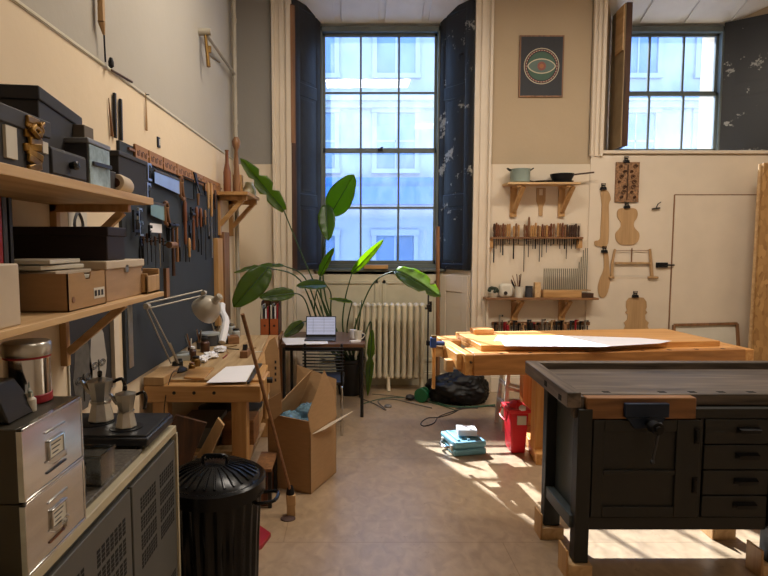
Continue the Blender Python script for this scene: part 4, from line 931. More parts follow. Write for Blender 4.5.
# white drawing sheet
a = [PZ(206, 383, zt + .001), PZ(246, 382, zt + .001), PZ(256, 365, zt + .001), PZ(226, 367, zt + .001)]
MB().prism(a, (0, 0, .002)).build('paper_sheet', 'paper', None, 'white drawing sheet at the near end of the beech bench', 'paper')
MB().prism([PZ(247, 384, zt), PZ(249.5, 384, zt), PZ(262, 365, zt), PZ(257, 365, zt)], (0, 0, .012)).build('straightedge', 'dsteel', None, 'grey straightedge lying along the right side of the drawing sheet', 'straightedge', bevel=.001)
MB().prism([PZ(184, 379, zt), PZ(204, 380, zt), PZ(214, 369, zt), PZ(190, 369, zt)], (0, 0, .012)).build('wooden_board', 'oakx', None, 'small brown board lying left of the drawing sheet', 'board', bevel=.002)
# anglepoise lamp
base = PZ(186, 368, zt); j1 = PY(150, 306, base.y + .05); j2 = PY(205, 293, base.y + .14); 
base = PZ(175, 371, zt); j1 = PY(147, 306, 3.16); j2 = PY(204, 293, 3.40)
o = thing('desk_lamp', 'grey balanced-arm desk lamp standing on the beech bench', 'lamp', base)
MB().lathe(base, [(.075, 0), (.078, .01), (.06, .022), (.02, .03), (.014, .06)], 24).build('lamp_base', 'black', o)
for d_ in (-.012, .012):
    MB().cyl(base + V((d_ * 2, 0, .05)), j1 + V((d_, 0, 0)), .0045).build('lower_arm', 'lamp', o)
    MB().cyl(j1 + V((0, 0, d_ * 1.3 + .0)), j2 + V((-.01, 0, d_ * 1.3)), .0045).build('upper_arm', 'lamp', o)
for q in (.012, .03): MB().tube([base + V((.02, -.01, .06)), base + V((.02, -.01, .06)) + (j1 - base) * .3], q * .3, 6).build('spring', 'lamp', o)
MB().cyl(j1 - V((0, .02, 0)), j1 + V((0, .02, 0)), .017, n=12).build('joint', 'lamp', o)
MB().cyl(j2 - V((0, .02, 0)), j2 + V((0, .02, 0)), .014, n=12).build('joint', 'lamp', o)
hd = V((.35, .12, -1)).normalized(); hc = PY(211, 299, 3.42) + V((-.0, 0, .015)); Q = hd.to_track_quat('-Z', 'Y').to_matrix() if 0 else V((.62, -.35, .55)).to_track_quat('Z', 'Y').to_matrix()
sh = MB()
prof = [(.020, .06), (.026, .045), (.055, .03), (.076, 0.0), (.086, -.035), (.090, -.065), (.087, -.065), (.082, -.033), (.07, .0), (.045, .024), (.012, .034)]
sh.lathe(hc + V((-.005, 0, -.055)), prof, 32, Q); sh.build('lamp_shade', 'lamp', o)
MB().lathe(hc + V((-.005, 0, -.055)), [(.020, .05), (.021, .10), (.012, .107)], 18, Q).build('lamp_socket', 'lamp', o)
MB().ell(hc + V((-.03, .02, -.075)), (.024, .024, .024)).build('bulb', 'offwhite', o)
MB().tube([base + V((.02, 0, .03)), base + V((.06, -.1, .02)), V((-1.05, 3.25, BZ + .042)), V((-1.08, 3.19, .7)), V((-1.07, 3.20, .45))], .003, 6, smooth=4).build('cord', 'black', o)
# clutter
def jar(name, label, px, py, r, h, m, lidm=None, z=zt, neck=.7, cat='jar', body=None):
    p = PZ(px, py, z); o = thing(name, label, cat, p, 'jars and pots on the beech bench')
    MB().lathe(p, [(r * .94, 0), (r, .004), (r, h * .8), (r * neck, h * .92), (r * neck, h)], 18).build('jar_body', m, o)
    if lidm: MB().lathe(p + V((0, 0, h)), [(r * neck * 1.12, 0), (r * neck * 1.12, h * .18), (r * neck, h * .2)], 18).build('lid', lidm, o)
    return o
jar('glue_pot', 'dark glue pot with dull sides behind the crumpled tissue', 209, 345, .075, .085, 'charcoal2', 'cloudy', neck=1)
jar('glass_jar', 'cloudy glass jar near the lamp base on the beech bench', 196, 366, .03, .055, 'brass', 'black')
jar('paint_bottle', 'small bottle with a tilted white label left of the tissue', 193, 360, .024, .08, 'darkwood', 'paper', neck=.6, cat='bottle')
jar('brass_pot', 'small brass-coloured pot in front of the tissue', 192, 370, .022, .04, 'brass', 'midwood')
jar('glass_jar', 'small jar standing near the far wall end of the beech bench', 231, 334, .04, .08, 'cloudy', 'steel')
jar('glass_jar', 'tall cloudy jar beside the leaning broom handle', 236, 338, .035, .07, 'cloudy', 'dsteel')
jar('varnish_jar', 'dark brown varnish jar at the wall side of the beech bench', 205, 352, .035, .09, 'darkwood', 'black')
jar('varnish_jar', 'short amber jar in the far clutter of the beech bench', 226, 340, .03, .05, 'midwood', 'brass')
jar('white_tub', 'white lidded tub at the back of the beech bench clutter', 219, 333, .05, .12, 'offwhite', 'paper', neck=.9, cat='tub')
jar('ink_bottle', 'tiny black bottle on the beech bench near the lamp base', 180, 366, .02, .04, 'black', 'black')
p = PZ(199, 358, zt)
for k, (px, py, nm) in enumerate(((210, 358, 'crumpled white tissue in the middle of the beech bench'), (220, 352, 'second wad of crumpled white tissue, farther along the beech bench'), (203, 362, 'small wad of white tissue nearest the drawing sheet'))):
    p = PZ(px, py, zt); MB().ell(p + V((0, 0, .02)), (.055 - .01 * k, .06, .024), n=18, noise=.28).build('crumpled_tissue', 'paper', None, nm, 'tissue', 'tissue wads on the beech bench', sharp=20)
p = PZ(214, 343, zt); MB().ell(p + V((.05, .05, .04)), (.08, .09, .04), n=16, noise=.2).build('plastic_bag', 'cloudy', None, 'crumpled pale green plastic bag by the glue pot', 'bag')
p = PZ(223, 330, zt)
MB().tube([PZ(222, 345, zt) + V((0, 0, .02)), PY(226, 322, 4.6), PY(222, 312, 4.75), PY(222, 305, 4.85)], [.03, .05, .03], 8, smooth=3).build('paper_towel', 'paper', None, 'twisted white paper towel hanging at the end of the tool board', 'paper towel')
p = PZ(190, 361, zt); 
o = thing('plastic_tray', 'clear shallow tray of brushes beside the lamp base', 'tray', PZ(183, 360, zt)); c = PZ(183, 360, zt)
MB().obox(c + V((0, .05, .02)), (.10, .16, .04), rz(.2)).build('tray_body', 'cloudy', o, bevel=.004); MB().beam(c + V((-.05, -.02, .045)), c + V((.06, .12, .045)), .012, .008).build('brush', 'steel', o)
c = PZ(245, 357, zt)
o = thing('wood_plane', 'small dark wooden plane on the right side of the beech bench', 'plane', c)
MB().obox(c + V((0, .02, .025)), (.055, .14, .05)).build('plane_body', 'midwood', o, bevel=.005)
MB().obox(c + V((0, .0, .06)), (.03, .012, .06), rx(-.5)).build('plane_iron', 'iron', o); MB().ell(c + V((0, .05, .065)), (.012, .012, .02)).build('knob', 'darkwood', o)
c = PZ(233, 343, zt); MB().obox(c + V((0, 0, .03)), (.09, .12, .06), rz(.3)).build('wooden_box', 'midwoodx', None, 'small brown wooden box in the far clutter of the beech bench', 'box', bevel=.003)
for k, (px, py) in enumerate(((200, 349), (191, 354), (224, 338), (216, 338))):
    c = PZ(px, py, zt); m = MB()
    m.lathe(c, [(.022, 0), (.024, .05)], 12); o = thing('brush_pot', ['dark pot of tools behind the varnish jars', 'dark pot of tools at the tool board side near the lamp', 'pot of tools farthest along the beech bench', 'pot of tools behind the glue pot'][k], 'pot', c, 'tool pots on the beech bench'); m.build('pot_body', ['charcoal2', 'darkwood', 'offwhite', 'darkwood'][k], o)
    for j in range(4): MB().cyl(c + V((0, 0, .01)), c + V((R.uniform(-.04, .04), R.uniform(-.04, .04), R.uniform(.1, .16))), .004, n=6).build('brush', ['midwood', 'offwhite', 'steel', 'redwood'][j], o)
# shavings / pencils on the bench
for k in range(6):
    px = R.uniform(225, 258); py = R.uniform(345, 360); c = PZ(px, py, zt + .004); a = R.uniform(0, 3)
    d = V((math.cos(a), math.sin(a), 0)) * .06
    MB().cyl(c - d, c + d, .004, n=6).build('pencil', ['midwood', 'red', 'offwhite', 'black', 'brass', 'spruce'][k], None, ['brown', 'red', 'white', 'black', 'yellow', 'pale wooden'][k] + ' pencil lying loose on the beech bench', 'pencil', 'pencils on the beech bench')
# magazine files on far end
for k, (px, nm) in enumerate(((264, 'left'), (273.5, 'right'))):
    c = PZ(px, 340, .73); c = V(((px - 350) / 560 * 5.25, 5.25, .80))
    o = thing('magazine_file', nm + ' of two orange-fronted magazine files by the laptop desk', 'magazine file', c, 'magazine files by the desk')
    m = MB(); x0, x1 = c.x - .042, c.x + .042; y0, y1 = c.y, c.y + .24
    m.box((x0, y0, c.z), (x1, y0 + .004, c.z + .155)); m.build('front_panel', 'terrac', o, bevel=.001)
    s_ = MB()
    for x in (x0, x1 - .004): s_.prism([(x, y0, c.z), (x, y1, c.z), (x, y1, c.z + .32), (x, y0 + .08, c.z + .31), (x, y0, c.z + .155)], (.004, 0, 0))
    s_.box((x0, y1 - .004, c.z), (x1, y1, c.z + .32)).box((x0, y0, c.z), (x1, y1, c.z + .004)); s_.build('side_panels', 'darkwood', o)
    MB().cyl((c.x, y0 - .002, c.z + .09), (c.x, y0, c.z + .09), .011, n=12).build('finger_hole', 'darkwood', o)
    for j in range(4):
        MB().box((x0 + .008 + j * .019, y0 + .01, c.z + .005), (x0 + .020 + j * .019, y1 - .01, c.z + .27 + R.uniform(-.03, .03))).build('magazines', ['offwhite', 'charcoal', 'paper', 'red'][j], o)
MB().box((-.86, 5.2, .76), (-.66, 5.52, .798)).box((-.85, 5.22, 0), (-.82, 5.25, .76)).box((-.70, 5.22, 0), (-.67, 5.25, .76)).box((-.85, 5.47, 0), (-.82, 5.5, .76)).box((-.70, 5.47, 0), (-.67, 5.5, .76)).build('side_stand', 'midwood', None, 'narrow brown stand under the magazine files', 'stand', bevel=.002)
# tall cardboard sheet leaning on the bench side
m = MB().prism([PY(264.5, 352, 3.70), PY(269, 341, 3.71), PY(275, 337, 3.73), PY(279, 352, 3.74), PY(281, 398, 3.74), PY(272, 424, 3.71)], (.0, .008, 0))
cs = m.build('cardboard_sheet', 'card', None, 'tall curved cardboard sheet leaning at the right side of the beech bench', 'cardboard')
m = MB()
for j in range(4): c = PY(275.5, 362 + j * 6, 3.70); m.box((c.x - .006, 3.698, c.z - .01), (c.x + .006, 3.702, c.z + .01))
m.build('printed_marks', 'charcoal', cs)
MB().prism([PY(268, 400, 3.66), PY(281, 392, 3.67), PY(282, 412, 3.67), PY(272, 422, 3.66)], (0, .01, 0)).build('cardboard_offcut', 'card', None, 'small torn cardboard piece under the tall cardboard sheet', 'cardboard')
# mallet shaft leaning and broom
t0 = PY(240, 318, 3.75); t1 = PY(259, 380, 3.55)
# push broom: long handle from the bench down to its head on the floor
hb = PZ(291, 512, .02); top = PY(242.5, 314, 2.92); low = V((hb.x, hb.y, .14))
o = thing('broom', 'long wooden-handled brush leaning from the floor against the beech bench', 'broom', (hb.x, hb.y, 0))
MB().cyl(low, top, .009, .0105, 10).build('handle', 'midwoodx', o)
MB().obox((hb.x, hb.y, .10), (.055, .05, .07), rz(.2)).build('brush_head', 'spruce', o, bevel=.006)
MB().lathe((hb.x - .003, hb.y, .135), [(.026, 0), (.022, .03), (.015, .05)], 12).build('ferrule', 'iron', o)
MB().obox((hb.x, hb.y, .033), (.05, .045, .066), rz(.2)).build('bristles', 'spruce', o, bevel=.004)
c = PY(266, 380, 3.38)
o = thing('wooden_mallet', 'black-headed mallet hooked on the bench vise, handle down', 'mallet', (c.x, c.y, c.z - .4))
MB().cyl((c.x - .035, c.y, c.z), (c.x + .04, c.y, c.z), .018, n=16).build('mallet_head', 'black', o); MB().cyl((c.x, c.y, c.z - .01), (c.x - .005, c.y, c.z - .24), .012, .017, 10).build('handle', 'oakz', o)
# ================================================================== floor items left and centre
# dustbin
c = V((-.645, 2.6, 0)); r = .235; zr = .555
o = thing('dustbin', 'black ribbed metal dustbin with a domed lid beside the grey cabinet', 'bin', c)
m = MB(); n = 96; rings = []
for z, k in ((0, .80), (.02, .82), (.27, .86), (.45, .90), (.50, .90)):
    rg = []
    for j in range(n):
        a = 2 * PI * j / n; rib = .006 * (1 if (j % 4) < 2 else -1) if .02 < z < .46 or z == .02 else 0
        rr = r * k + rib; rg.append(m.bm.verts.new(c + V((rr * math.cos(a), rr * math.sin(a), z))))
    rings.append(rg)
for A, B in zip(rings, rings[1:]):
    for j in range(n): jj = (j + 1) % n; m.bm.faces.new((A[j], A[jj], B[jj], B[j]))
m.bm.faces.new(rings[0][::-1]); m.bm.faces.new(rings[-1]); m.build('bin_body', 'galv', o)
l = MB().lathe(c + V((0, 0, .50)), [(r * .97, -.015), (r * 1.02, -.015), (r * 1.02, .045), (r * .97, .055), (r * .90, .05), (r * .85, .062), (r * .55, .098), (r * .25, .115), (.01, .12)], 48).build('lid', 'galv', o, sharp=25)
for j in range(28):
    a = 2 * PI * j / 28; u = V((math.cos(a), math.sin(a), 0))
    MB().tube([c + u * r * .84 + V((0, 0, .565)), c + u * r * .6 + V((0, 0, .597)), c + u * r * .28 + V((0, 0, .616))], [.006, .0035], 6).build('lid_rib', 'galv', l)
MB().tube([c + V((-.055, 0, .61)), c + V((-.05, 0, .65)), c + V((.05, 0, .65)), c + V((.055, 0, .61))], .007, 8, smooth=4).obox(c + V((0, 0, .648)), (.08, .02, .014)).build('lid_handle', 'galv', l)
for sg in (1, -1):
    MB().tube([c + V((sg * r * .9, -.06, .44)), c + V((sg * (r + .055), -.05, .452)), c + V((sg * (r + .055), .05, .452)), c + V((sg * r * .9, .06, .44))], .009, 8, smooth=4).build('side_handle', 'galv', o)
# red dustpan/board on the floor by the bin
MB().prism([PZ(250, 522, .0), PZ(271, 537, 0), PZ(262, 549, .0), PZ(240, 560, 0), PZ(236, 530, 0)], (0, 0, .025)).build('red_folder', 'red', None, 'red flat folder on the floor behind the dustbin', 'folder', bevel=.003)
# dark round patch of felt under brush
c = PZ(288, 519, 0); MB().lathe(c, [(.045, 0), (.045, .006), (.03, .01)], 20, sc=(1, .8)).build('round_pad', 'purplebrown', None, 'round brown pad on the floor under the brush head', 'pad')
# big open cardboard box
q = V((-.26, 3.60, 0)); u = V((-.30, .13, 0)); w = V((.16, .36, 0)); hh = .415
o = thing('cardboard_box', 'tall open cardboard box on the floor with its flaps up', 'box', q + (u + w) / 2)
t = .008
def slabq(a, b, z0, z1, tt, nrm): return MB().prism([a + V((0, 0, z0)), b + V((0, 0, z0)), b + V((0, 0, z1)), a + V((0, 0, z1))], nrm.normalized() * tt)
bm_ = MB(); un, wn = u.normalized(), w.normalized()
for a, b, nr in ((q, q + u, wn), (q + u, q + u + w, -un), (q + u + w, q + w, -wn), (q + w, q, un)):
    bm_.prism([a, b, b + V((0, 0, hh)), a + V((0, 0, hh))], nr * t)
bm_.prism([q, q + u, q + u + w, q + w], (0, 0, t)); bm_.build('box_body', 'card', o)
def flap(pts, m='card'): MB().prism(pts, (pts[1] - pts[0]).cross(pts[2] - pts[0]).normalized() * .005).build('flap', m, o)
Z = lambda p, z: V((p.x, p.y, z))
a, b, c_, d = Z(q, hh), Z(q + u, hh), Z(q + u + w, hh), Z(q + w, hh)
flap([a, b, b + V((.0, -.02, .10)), a + V((-.01, -.02, .085))])
flap([b, c_, c_ + V((.12, .0, .32)), b + V((.04, .02, .12))])
flap([a, d, d + V((-.02, -.02, .20)), (a + d) / 2 + V((.0, .0, .38)), a + V((-.02, .02, .12))])
flap([c_, d, d + V((.0, .10, .25)), c_ + V((0, .10, .33))])
flap([a + V((.01, .02, -.01)), a + w * .75 + V((.01, 0, -.01)), a + w * .85 + V((.14, .02, .05)), a + w * .25 + V((.05, 0, .0))], 'pale_box')
for k, (dx, dy, z, rr) in enumerate(((.03, .15, .40, .085), (-.05, .21, .43, .085), (.06, .29, .46, .09))):
    MB().ell(q + V((dx - .1, dy, z)), (rr, rr, rr * .8), n=18, noise=.13).build('plastic_wrap', mat('blue-grey plastic wrap', '#5d7f93', .25, var=.4, scale=25), None, ['front', 'left', 'rear'][k] + ' bundle of blue-grey plastic wrap inside the tall cardboard box', 'plastic wrap', 'wrap in the cardboard box', sharp=15)
# desk
DX0, DX1, DY0, DY1, DZ = -.66, .145, 5.25, 6.0, .715
o = thing('desk', 'small dark topped desk with black legs holding the laptop', 'desk', ((DX0 + DX1) / 2, (DY0 + DY1) / 2, 0))
MB().box((DX0, DY0, DZ - .035), (DX1, DY1, DZ)).build('desk_top', wood('walnut desk top', '#4a3324', '#6b4a33', 0, .35), o, bevel=.003)
for x, y in ((DX0 + .03, DY0 + .03), (DX1 - .03, DY0 + .03), (DX0 + .03, DY1 - .03), (DX1 - .03, DY1 - .03)): MB().cyl((x, y, 0), (x, y, DZ - .035), .016, n=12).build('leg', 'black', o)
MB().box((DX0 + .03, DY0 + .02, DZ - .07), (DX1 - .03, DY0 + .04, DZ - .035)).box((DX0 + .03, DY1 - .04, DZ - .07), (DX1 - .03, DY1 - .02, DZ - .035)).build('frame_rail', 'black', o)
# laptop
lx0, lx1 = PY(306, 330, 5.6).x, PY(336, 330, 5.6).x
o = thing('laptop', 'open grey laptop with a lit screen on the desk', 'laptop', ((lx0 + lx1) / 2, 5.55, DZ))
MB().box((lx0, 5.38, DZ), (lx1, 5.60, DZ + .014)).build('laptop_base', 'dsteel', o, bevel=.004)
MB().box((lx0 + .02, 5.44, DZ + .014), (lx1 - .02, 5.54, DZ + .0155)).build('keyboard', 'black', o)
Q = rx(-.22); cc = V(((lx0 + lx1) / 2, 5.62, DZ + .112))
MB().obox(cc, (lx1 - lx0, .008, .21), Q).build('screen_lid', 'black', o, bevel=.003)
scn = MB().obox(cc + Q @ V((0, -.005, .008)), (lx1 - lx0 - .016, .002, .175), Q).build('screen', mat('lit laptop screen', '#8f93a6', .3, emit='#b9bdd6', es=.45), o)
m = MB()
for j in range(5): m.obox(cc + Q @ V((0, -.0068, .075 - j * .03)), (lx1 - lx0 - .03, .001, .002), Q)
for x in (-.08, .03): m.obox(cc + Q @ V((x, -.0068, .008)), (.002, .001, .15), Q)
m.build('screen_lines', 'dsteel', scn)
MB().prism([PZ(286, 345, DZ), PZ(328, 344, DZ), PZ(327, 338, DZ), PZ(281, 338, DZ)], (0, 0, .003)).build('paper_sheet', 'paper', None, 'white sheet of paper lying on the desk in front of the laptop', 'paper')
for k, (px, py, r_, h_, m_, l_) in enumerate(((358, 341, .04, .10, 'offwhite', 'white mug at the right end of the desk'), (353, 338, .035, .085, 'paper', 'white paper cup behind the mug on the desk'))):
    c = PZ(px, py, DZ); o = thing('mug', l_, 'mug', c, 'cups on the desk'); MB().lathe(c, [(r_ * .8, 0), (r_, h_), (r_ * .9, h_), (r_ * .7, .01)], 20).build('mug_body', m_, o)
    if k == 0: MB().tube([c + V((r_ * .9, 0, h_ * .8)), c + V((r_ + .03, 0, h_ * .6)), c + V((r_ * .9, 0, h_ * .2))], .005, 6, smooth=4).build('handle', m_, o)
c = PZ(363, 340, DZ); MB().lathe(c, [(.022, 0), (.024, .055), (.018, .06)], 16).build('small_jar', 'charcoal', None, 'dark little jar at the right edge of the desk', 'jar')
MB().obox(PZ(355, 342, DZ) + V((0, 0, .008)), (.10, .05, .016), rz(.4)).build('crumpled_receipt', 'paper', None, 'folded white receipt on the desk by the mug', 'paper')
# chair behind the cardboard box : chrome cantilever with slatted back
o = thing('desk_chair', 'chrome framed chair with dark slatted back tucked at the desk', 'chair', (-.22, 4.9, 0))
for x in (-.38, -.07):
    MB().tube([(x, 5.15, .44), (x, 4.75, .44), (x + .0, 4.70, .38), (x, 4.74, .03), (x, 4.80, .012), (x, 5.12, .012)], .011, 8, smooth=4).build('leg', 'chrome', o)
    MB().tube([(x, 4.76, .44), (x, 4.72, .5), (x, 4.66, .82)], .010, 8, smooth=3).build('back_post', 'iron', o)
MB().cyl((-.38, 5.12, .012), (-.07, 5.12, .012), .011).build('floor_bar', 'chrome', o)
MB().box((-.40, 4.74, .445), (-.05, 5.14, .475)).build('seat', 'black', o, bevel=.01)
for j in range(8): MB().tube([(-.40, 4.66, .60 + j * .027), (-.22, 4.645, .60 + j * .027), (-.05, 4.66, .60 + j * .027)], .006, 6).build('back_slat', 'iron', o)
# radiator
rx0, rx1, ry, rz0, rz1 = PY(352, 330, 6.3).x, PY(425, 330, 6.3).x, 6.3, .13, .995
o = thing('radiator', 'cream cast iron column radiator under the tall window', 'radiator', ((rx0 + rx1) / 2, ry, 0))
ns = 12; pw = (rx1 - rx0) / ns
for k in range(ns):
    x = rx0 + (k + .5) * pw; m = MB()
    for dy in (-.055, 0, .055): m.tube([(x, ry + dy, rz0 + .03), (x, ry + dy, rz1 - .03)], .0235, 10)
    m.ell((x, ry, rz1 - .03), (pw * .49, .078, .035)).ell((x, ry, rz0 + .035), (pw * .49, .078, .04)); m.build('radiator_column', 'rad', o)
for x in (rx0 + pw * .5, rx0 + pw * 6, rx1 - pw * .5):
    MB().tube([(x, ry - .05, rz0 + .03), (x, ry - .06, .03), (x, ry - .07, 0)], [.018, .024], 8).tube([(x, ry + .05, rz0 + .03), (x, ry + .055, .0)], .018, 8).build('foot', 'rad', o)
MB().cyl((rx1, ry, rz1 - .06), (rx1 + .06, ry, rz1 - .06), .012).cyl((rx1 + .06, ry, rz1 - .1), (rx1 + .06, ry, rz1 + .02), .016).build('bleed_valve', 'iron', o)
MB().tube([(rx0 - .02, ry, rz0 + .04), (rx0 - .09, ry, rz0 + .04), (rx0 - .1, ry, .0)], .012, 8).build('supply_pipe', 'rad', o)
MB().cyl((rx1 + .0, ry, rz0 + .05), (rx1 + .22, ry, rz0 + .05), .011).cyl((rx1 + .22, ry, rz0 + .05), (rx1 + .22, ry, 0), .011).build('return_pipe', 'rad', o)
MB().box((.32, 6.505, Z1 - .03 + .002), (.62, 6.53, Z1 + .05)).build('wedge_block', 'midwoodx', None, 'brown wood block resting at the sill of the tall window', 'block', bevel=.003) if 0 else None
c0, c1 = PY(364, 268, 6.49), PY(388, 273, 6.49)
MB().box((c0.x, 6.47, Z1 - .0), (c1.x, 6.55, Z1 + .045)).build('wood_block', 'oakx', None, 'orange-brown wood block on the sill of the tall window', 'block', bevel=.003)
# ------------------------------------------------------------------ plant
pc = V((.0, 5.98, 0)); pc = V((.0, 6.13, 0))
o = plant = thing('potted_plant', 'large bird-of-paradise plant in a black pot behind the desk', 'plant', pc)
MB().lathe(pc, [(.12, 0), (.125, .01), (.165, .36), (.175, .37), (.175, .40), (.155, .40), (.15, .35), (.02, .35)], 28).build('pot', 'black', o)
MB().lathe(pc + V((0, 0, .34)), [(.148, 0), (.148, .02), (.0, .03)], 20).build('soil', 'soil', o)
def leaf(tipA, base, tip, width, nrm, stem, curl=.15, fold=.25, tears=(), n=14):
    """blade from base to tip facing nrm, on its own stalk rising from the pot"""
    base = V(base); tip = V(tip); ax = tip - base; L = ax.length; ax.normalize(); nn = V(nrm); nn = (nn - ax * nn.dot(ax)).normalized(); sd = ax.cross(nn)
    lf = thing_part('leaf', plant)
    for sg in (-1, 1):
        m = MB(); rows = []
        for i in range(n + 1):
            t = i / n; wv = width / 2 * (math.sin(PI * min(1, t * .93 + .04)) ** .62) * (1.12 - .38 * t)
            if t > .97: wv *= .25
            cen = base + ax * (L * t) - nn * (curl * L * (t * t)) 
            row = []
            for j in range(5):
                s_ = j / 4; ww = wv
                k = abs(hash((i * 7 + sg * 3)) % 100) / 100
                if i in tears and j >= 2: ww = wv * .45
                row.append(m.bm.verts.new(cen + sd * sg * ww * s_ * math.cos(fold) + nn * (fold * ww * s_ - .25 * fold * ww * s_ * s_) + nn * (.006 * math.sin(i * 1.9) * s_)))
            rows.append(row)
        for i in range(n):
            for j in range(4): m.bm.faces.new((rows[i][j], rows[i][j + 1], rows[i + 1][j + 1], rows[i + 1][j]))
        m.build('leaf_blade', 'leaf', lf, sharp=180, solid=.0015)
    rib = [base - ax * .0, base + ax * L * .5 - nn * curl * L * .25, tip - nn * curl * L]
    MB().tube(rib, [.0055, .0015], 6, smooth=5).build('midrib', 'stem', lf)
    MB().tube([V(p) for p in stem] + [base], [.011, .0055], 8, smooth=6).build('stalk', 'stem', lf)
root = pc + V((0, 0, .36))
def rt(dx, dy=0): return root + V((dx, dy, 0))
P_ = PY
leaf(1, P_(284, 211, 5.6), P_(241, 158, 5.45), .21, (.3, -1, .15), [rt(-.04), P_(330, 318, 6.0), P_(305, 262, 5.8)], .05, .5, (5, 9))
leaf(2, P_(331, 214, 6.0), P_(352, 176, 5.75), .30, (.1, -1, .35), [rt(-.01), P_(322, 300, 6.05), P_(324, 250, 6.05)], .12, .15)
leaf(3, P_(326, 205, 5.95), P_(328, 240, 5.8), .20, (-.1, -1, .1), [rt(.0), P_(326, 300, 6.1), P_(323, 240, 6.05)], .05, .25)
leaf(4, P_(268, 268, 5.3), P_(234, 306, 5.1), .27, (.25, -1, .25), [rt(-.05), P_(322, 330, 5.95), P_(300, 280, 5.6)], .1, .2)
leaf(5, P_(294, 293, 5.4), P_(260, 297, 5.2), .15, (.05, -1, .4), [rt(-.06), P_(318, 335, 5.95), P_(305, 300, 5.7)], .06, .3)
leaf(6, P_(284, 266, 5.5), P_(235, 267, 5.2), .12, (0, -.5, 1), [rt(-.05, .03), P_(322, 320, 6.0), P_(305, 278, 5.7)], .12, .4, (7,))
leaf(7, P_(326, 285, 5.7), P_(299, 284, 5.35), .13, (.1, -1, .5), [rt(-.02), P_(332, 320, 6.0), P_(331, 295, 5.9)], .1, .3)
leaf(8, P_(320, 276, 5.95), P_(334, 248, 5.8), .13, (-.6, -1, 0), [rt(-.02, .03), P_(316, 318, 6.05)], .02, .6)
leaf(9, P_(352, 273, 5.9), P_(383, 240, 5.7), .12, (.35, -1, .5), [rt(.03), P_(343, 330, 5.98), P_(345, 300, 5.95)], .05, .55)
leaf(10, P_(396, 270, 5.75), P_(441, 294, 5.5), .27, (.1, -.75, .65), [rt(.05), P_(353, 335, 5.95), P_(372, 285, 5.85)], .08, .25, (10,))
leaf(11, P_(352, 302, 5.6), P_(330, 298, 5.4), .05, (0, -1, .5), [rt(.02), P_(347, 330, 5.9)], .05, .3)
leaf(12, P_(303, 322, 5.75), P_(284, 336, 5.62), .13, (0, -1, .3), [rt(-.08), P_(318, 338, 5.95), P_(312, 322, 5.85)], .05, .3)
leaf(13, P_(372, 330, 6.0), P_(368, 396, 5.9), .10, (.1, -1, .1), [rt(.08), P_(362, 345, 6.02), P_(370, 322, 6.0)], .04, .3, (6,))
for k, (dx, x, y) in enumerate(((-.03, 311, 300), (.0, 316, 292), (.01, 321, 305), (.03, 362, 300), (.04, 356, 318))):
    lf = thing_part('leaf', plant); MB().tube([rt(dx), PY(x + (350 - x) * .3, y + 30, 6.0), PY(x, y, 5.95)], [.010, .005], 8, smooth=5).build('stalk', 'stem', lf)
# ------------------------------------------------------------------ by the window: tall pole, cables, bag, case
MB().cyl((PY(438, 380, 6.08).x, 6.08, 0), (PY(438, 230, 6.1).x, 6.12, 1.85), .022, n=10).build('wooden_pole', 'midwood', None, 'tall brown pole leaning at the right shutter of the tall window', 'pole')
xx = PY(428, 330, 6.1).x
o = thing('bar_clamp', 'long black bar clamp standing upright left of the tall pole', 'clamp', (xx, 6.1, 0))
MB().box((xx - .008, 6.09, 0), (xx + .008, 6.11, 1.2)).build('clamp_bar', 'black', o)
for z in (.55, .95, 1.12): MB().box((xx - .018, 6.07, z), (xx + .02, 6.12, z + .05)).build('clamp_jaw', 'iron', o, bevel=.003)
# bin bag
c = PZ(460, 401, 0) + V((0, .02, 0))
m = MB(); g = bmesh.ops.create_icosphere(m.bm, subdivisions=5, radius=1)
from mathutils import noise as NZ
for v in g['verts']:
    p = v.co.copy(); nfac = 1 + .22 * NZ.noise(p * 1.7) + .13 * abs(NZ.noise(p * 4.5)) - .11 * abs(NZ.noise(p * 8 + V((3, 1, 2)))) + .04 * NZ.noise(p * 15)
    q_ = V((p.x * .33, p.y * .24, p.z * .20)) * nfac
    if q_.x < -.1: q_.z *= 1.0
    q_.z = max(q_.z, -.125); v.co = c + q_ + V((0, 0, .125))
m.build('bin_bag', 'bagplastic', None, 'crumpled black plastic bin bag lying under the golden bench', 'bag', sharp=70)
# blue case with white box
cc = PZ(466, 455, 0) + V((0, .13, 0)); o = thing('tool_case', 'bright blue plastic tool case lying on the floor', 'case', cc); Q = rz(.22)
MB().obox(cc + V((0, 0, .028)), (.27, .31, .055), Q).build('case_base', 'blue_plastic', o, bevel=.015)
MB().obox(cc + V((0, 0, .085)), (.27, .31, .054), Q).build('case_lid', 'blue_plastic', o, bevel=.018)
m = MB()
for k in range(3): m.obox(cc + Q @ V((-.085 + k * .085, 0, .117)), (.025, .24, .012), Q)
m.build('lid_ribs', 'blue_plastic', o, bevel=.004)
MB().tube([cc + Q @ V((-.135, -.07, .05)), cc + Q @ V((-.175, -.05, .05)), cc + Q @ V((-.175, .05, .05)), cc + Q @ V((-.135, .07, .05))], .011, 8, smooth=4).build('handle', 'chrome', o)
for y in (-.09, .09): MB().obox(cc + Q @ V((-.138, y, .055)), (.014, .035, .045), Q).build('latch', 'offwhite', o, bevel=.003)
MB().obox(cc + V((.03, .01, .150)), (.15, .13, .05), rz(-.05)).build('white_carton', 'paper', None, 'small white carton lying on the blue tool case', 'box', bevel=.003)
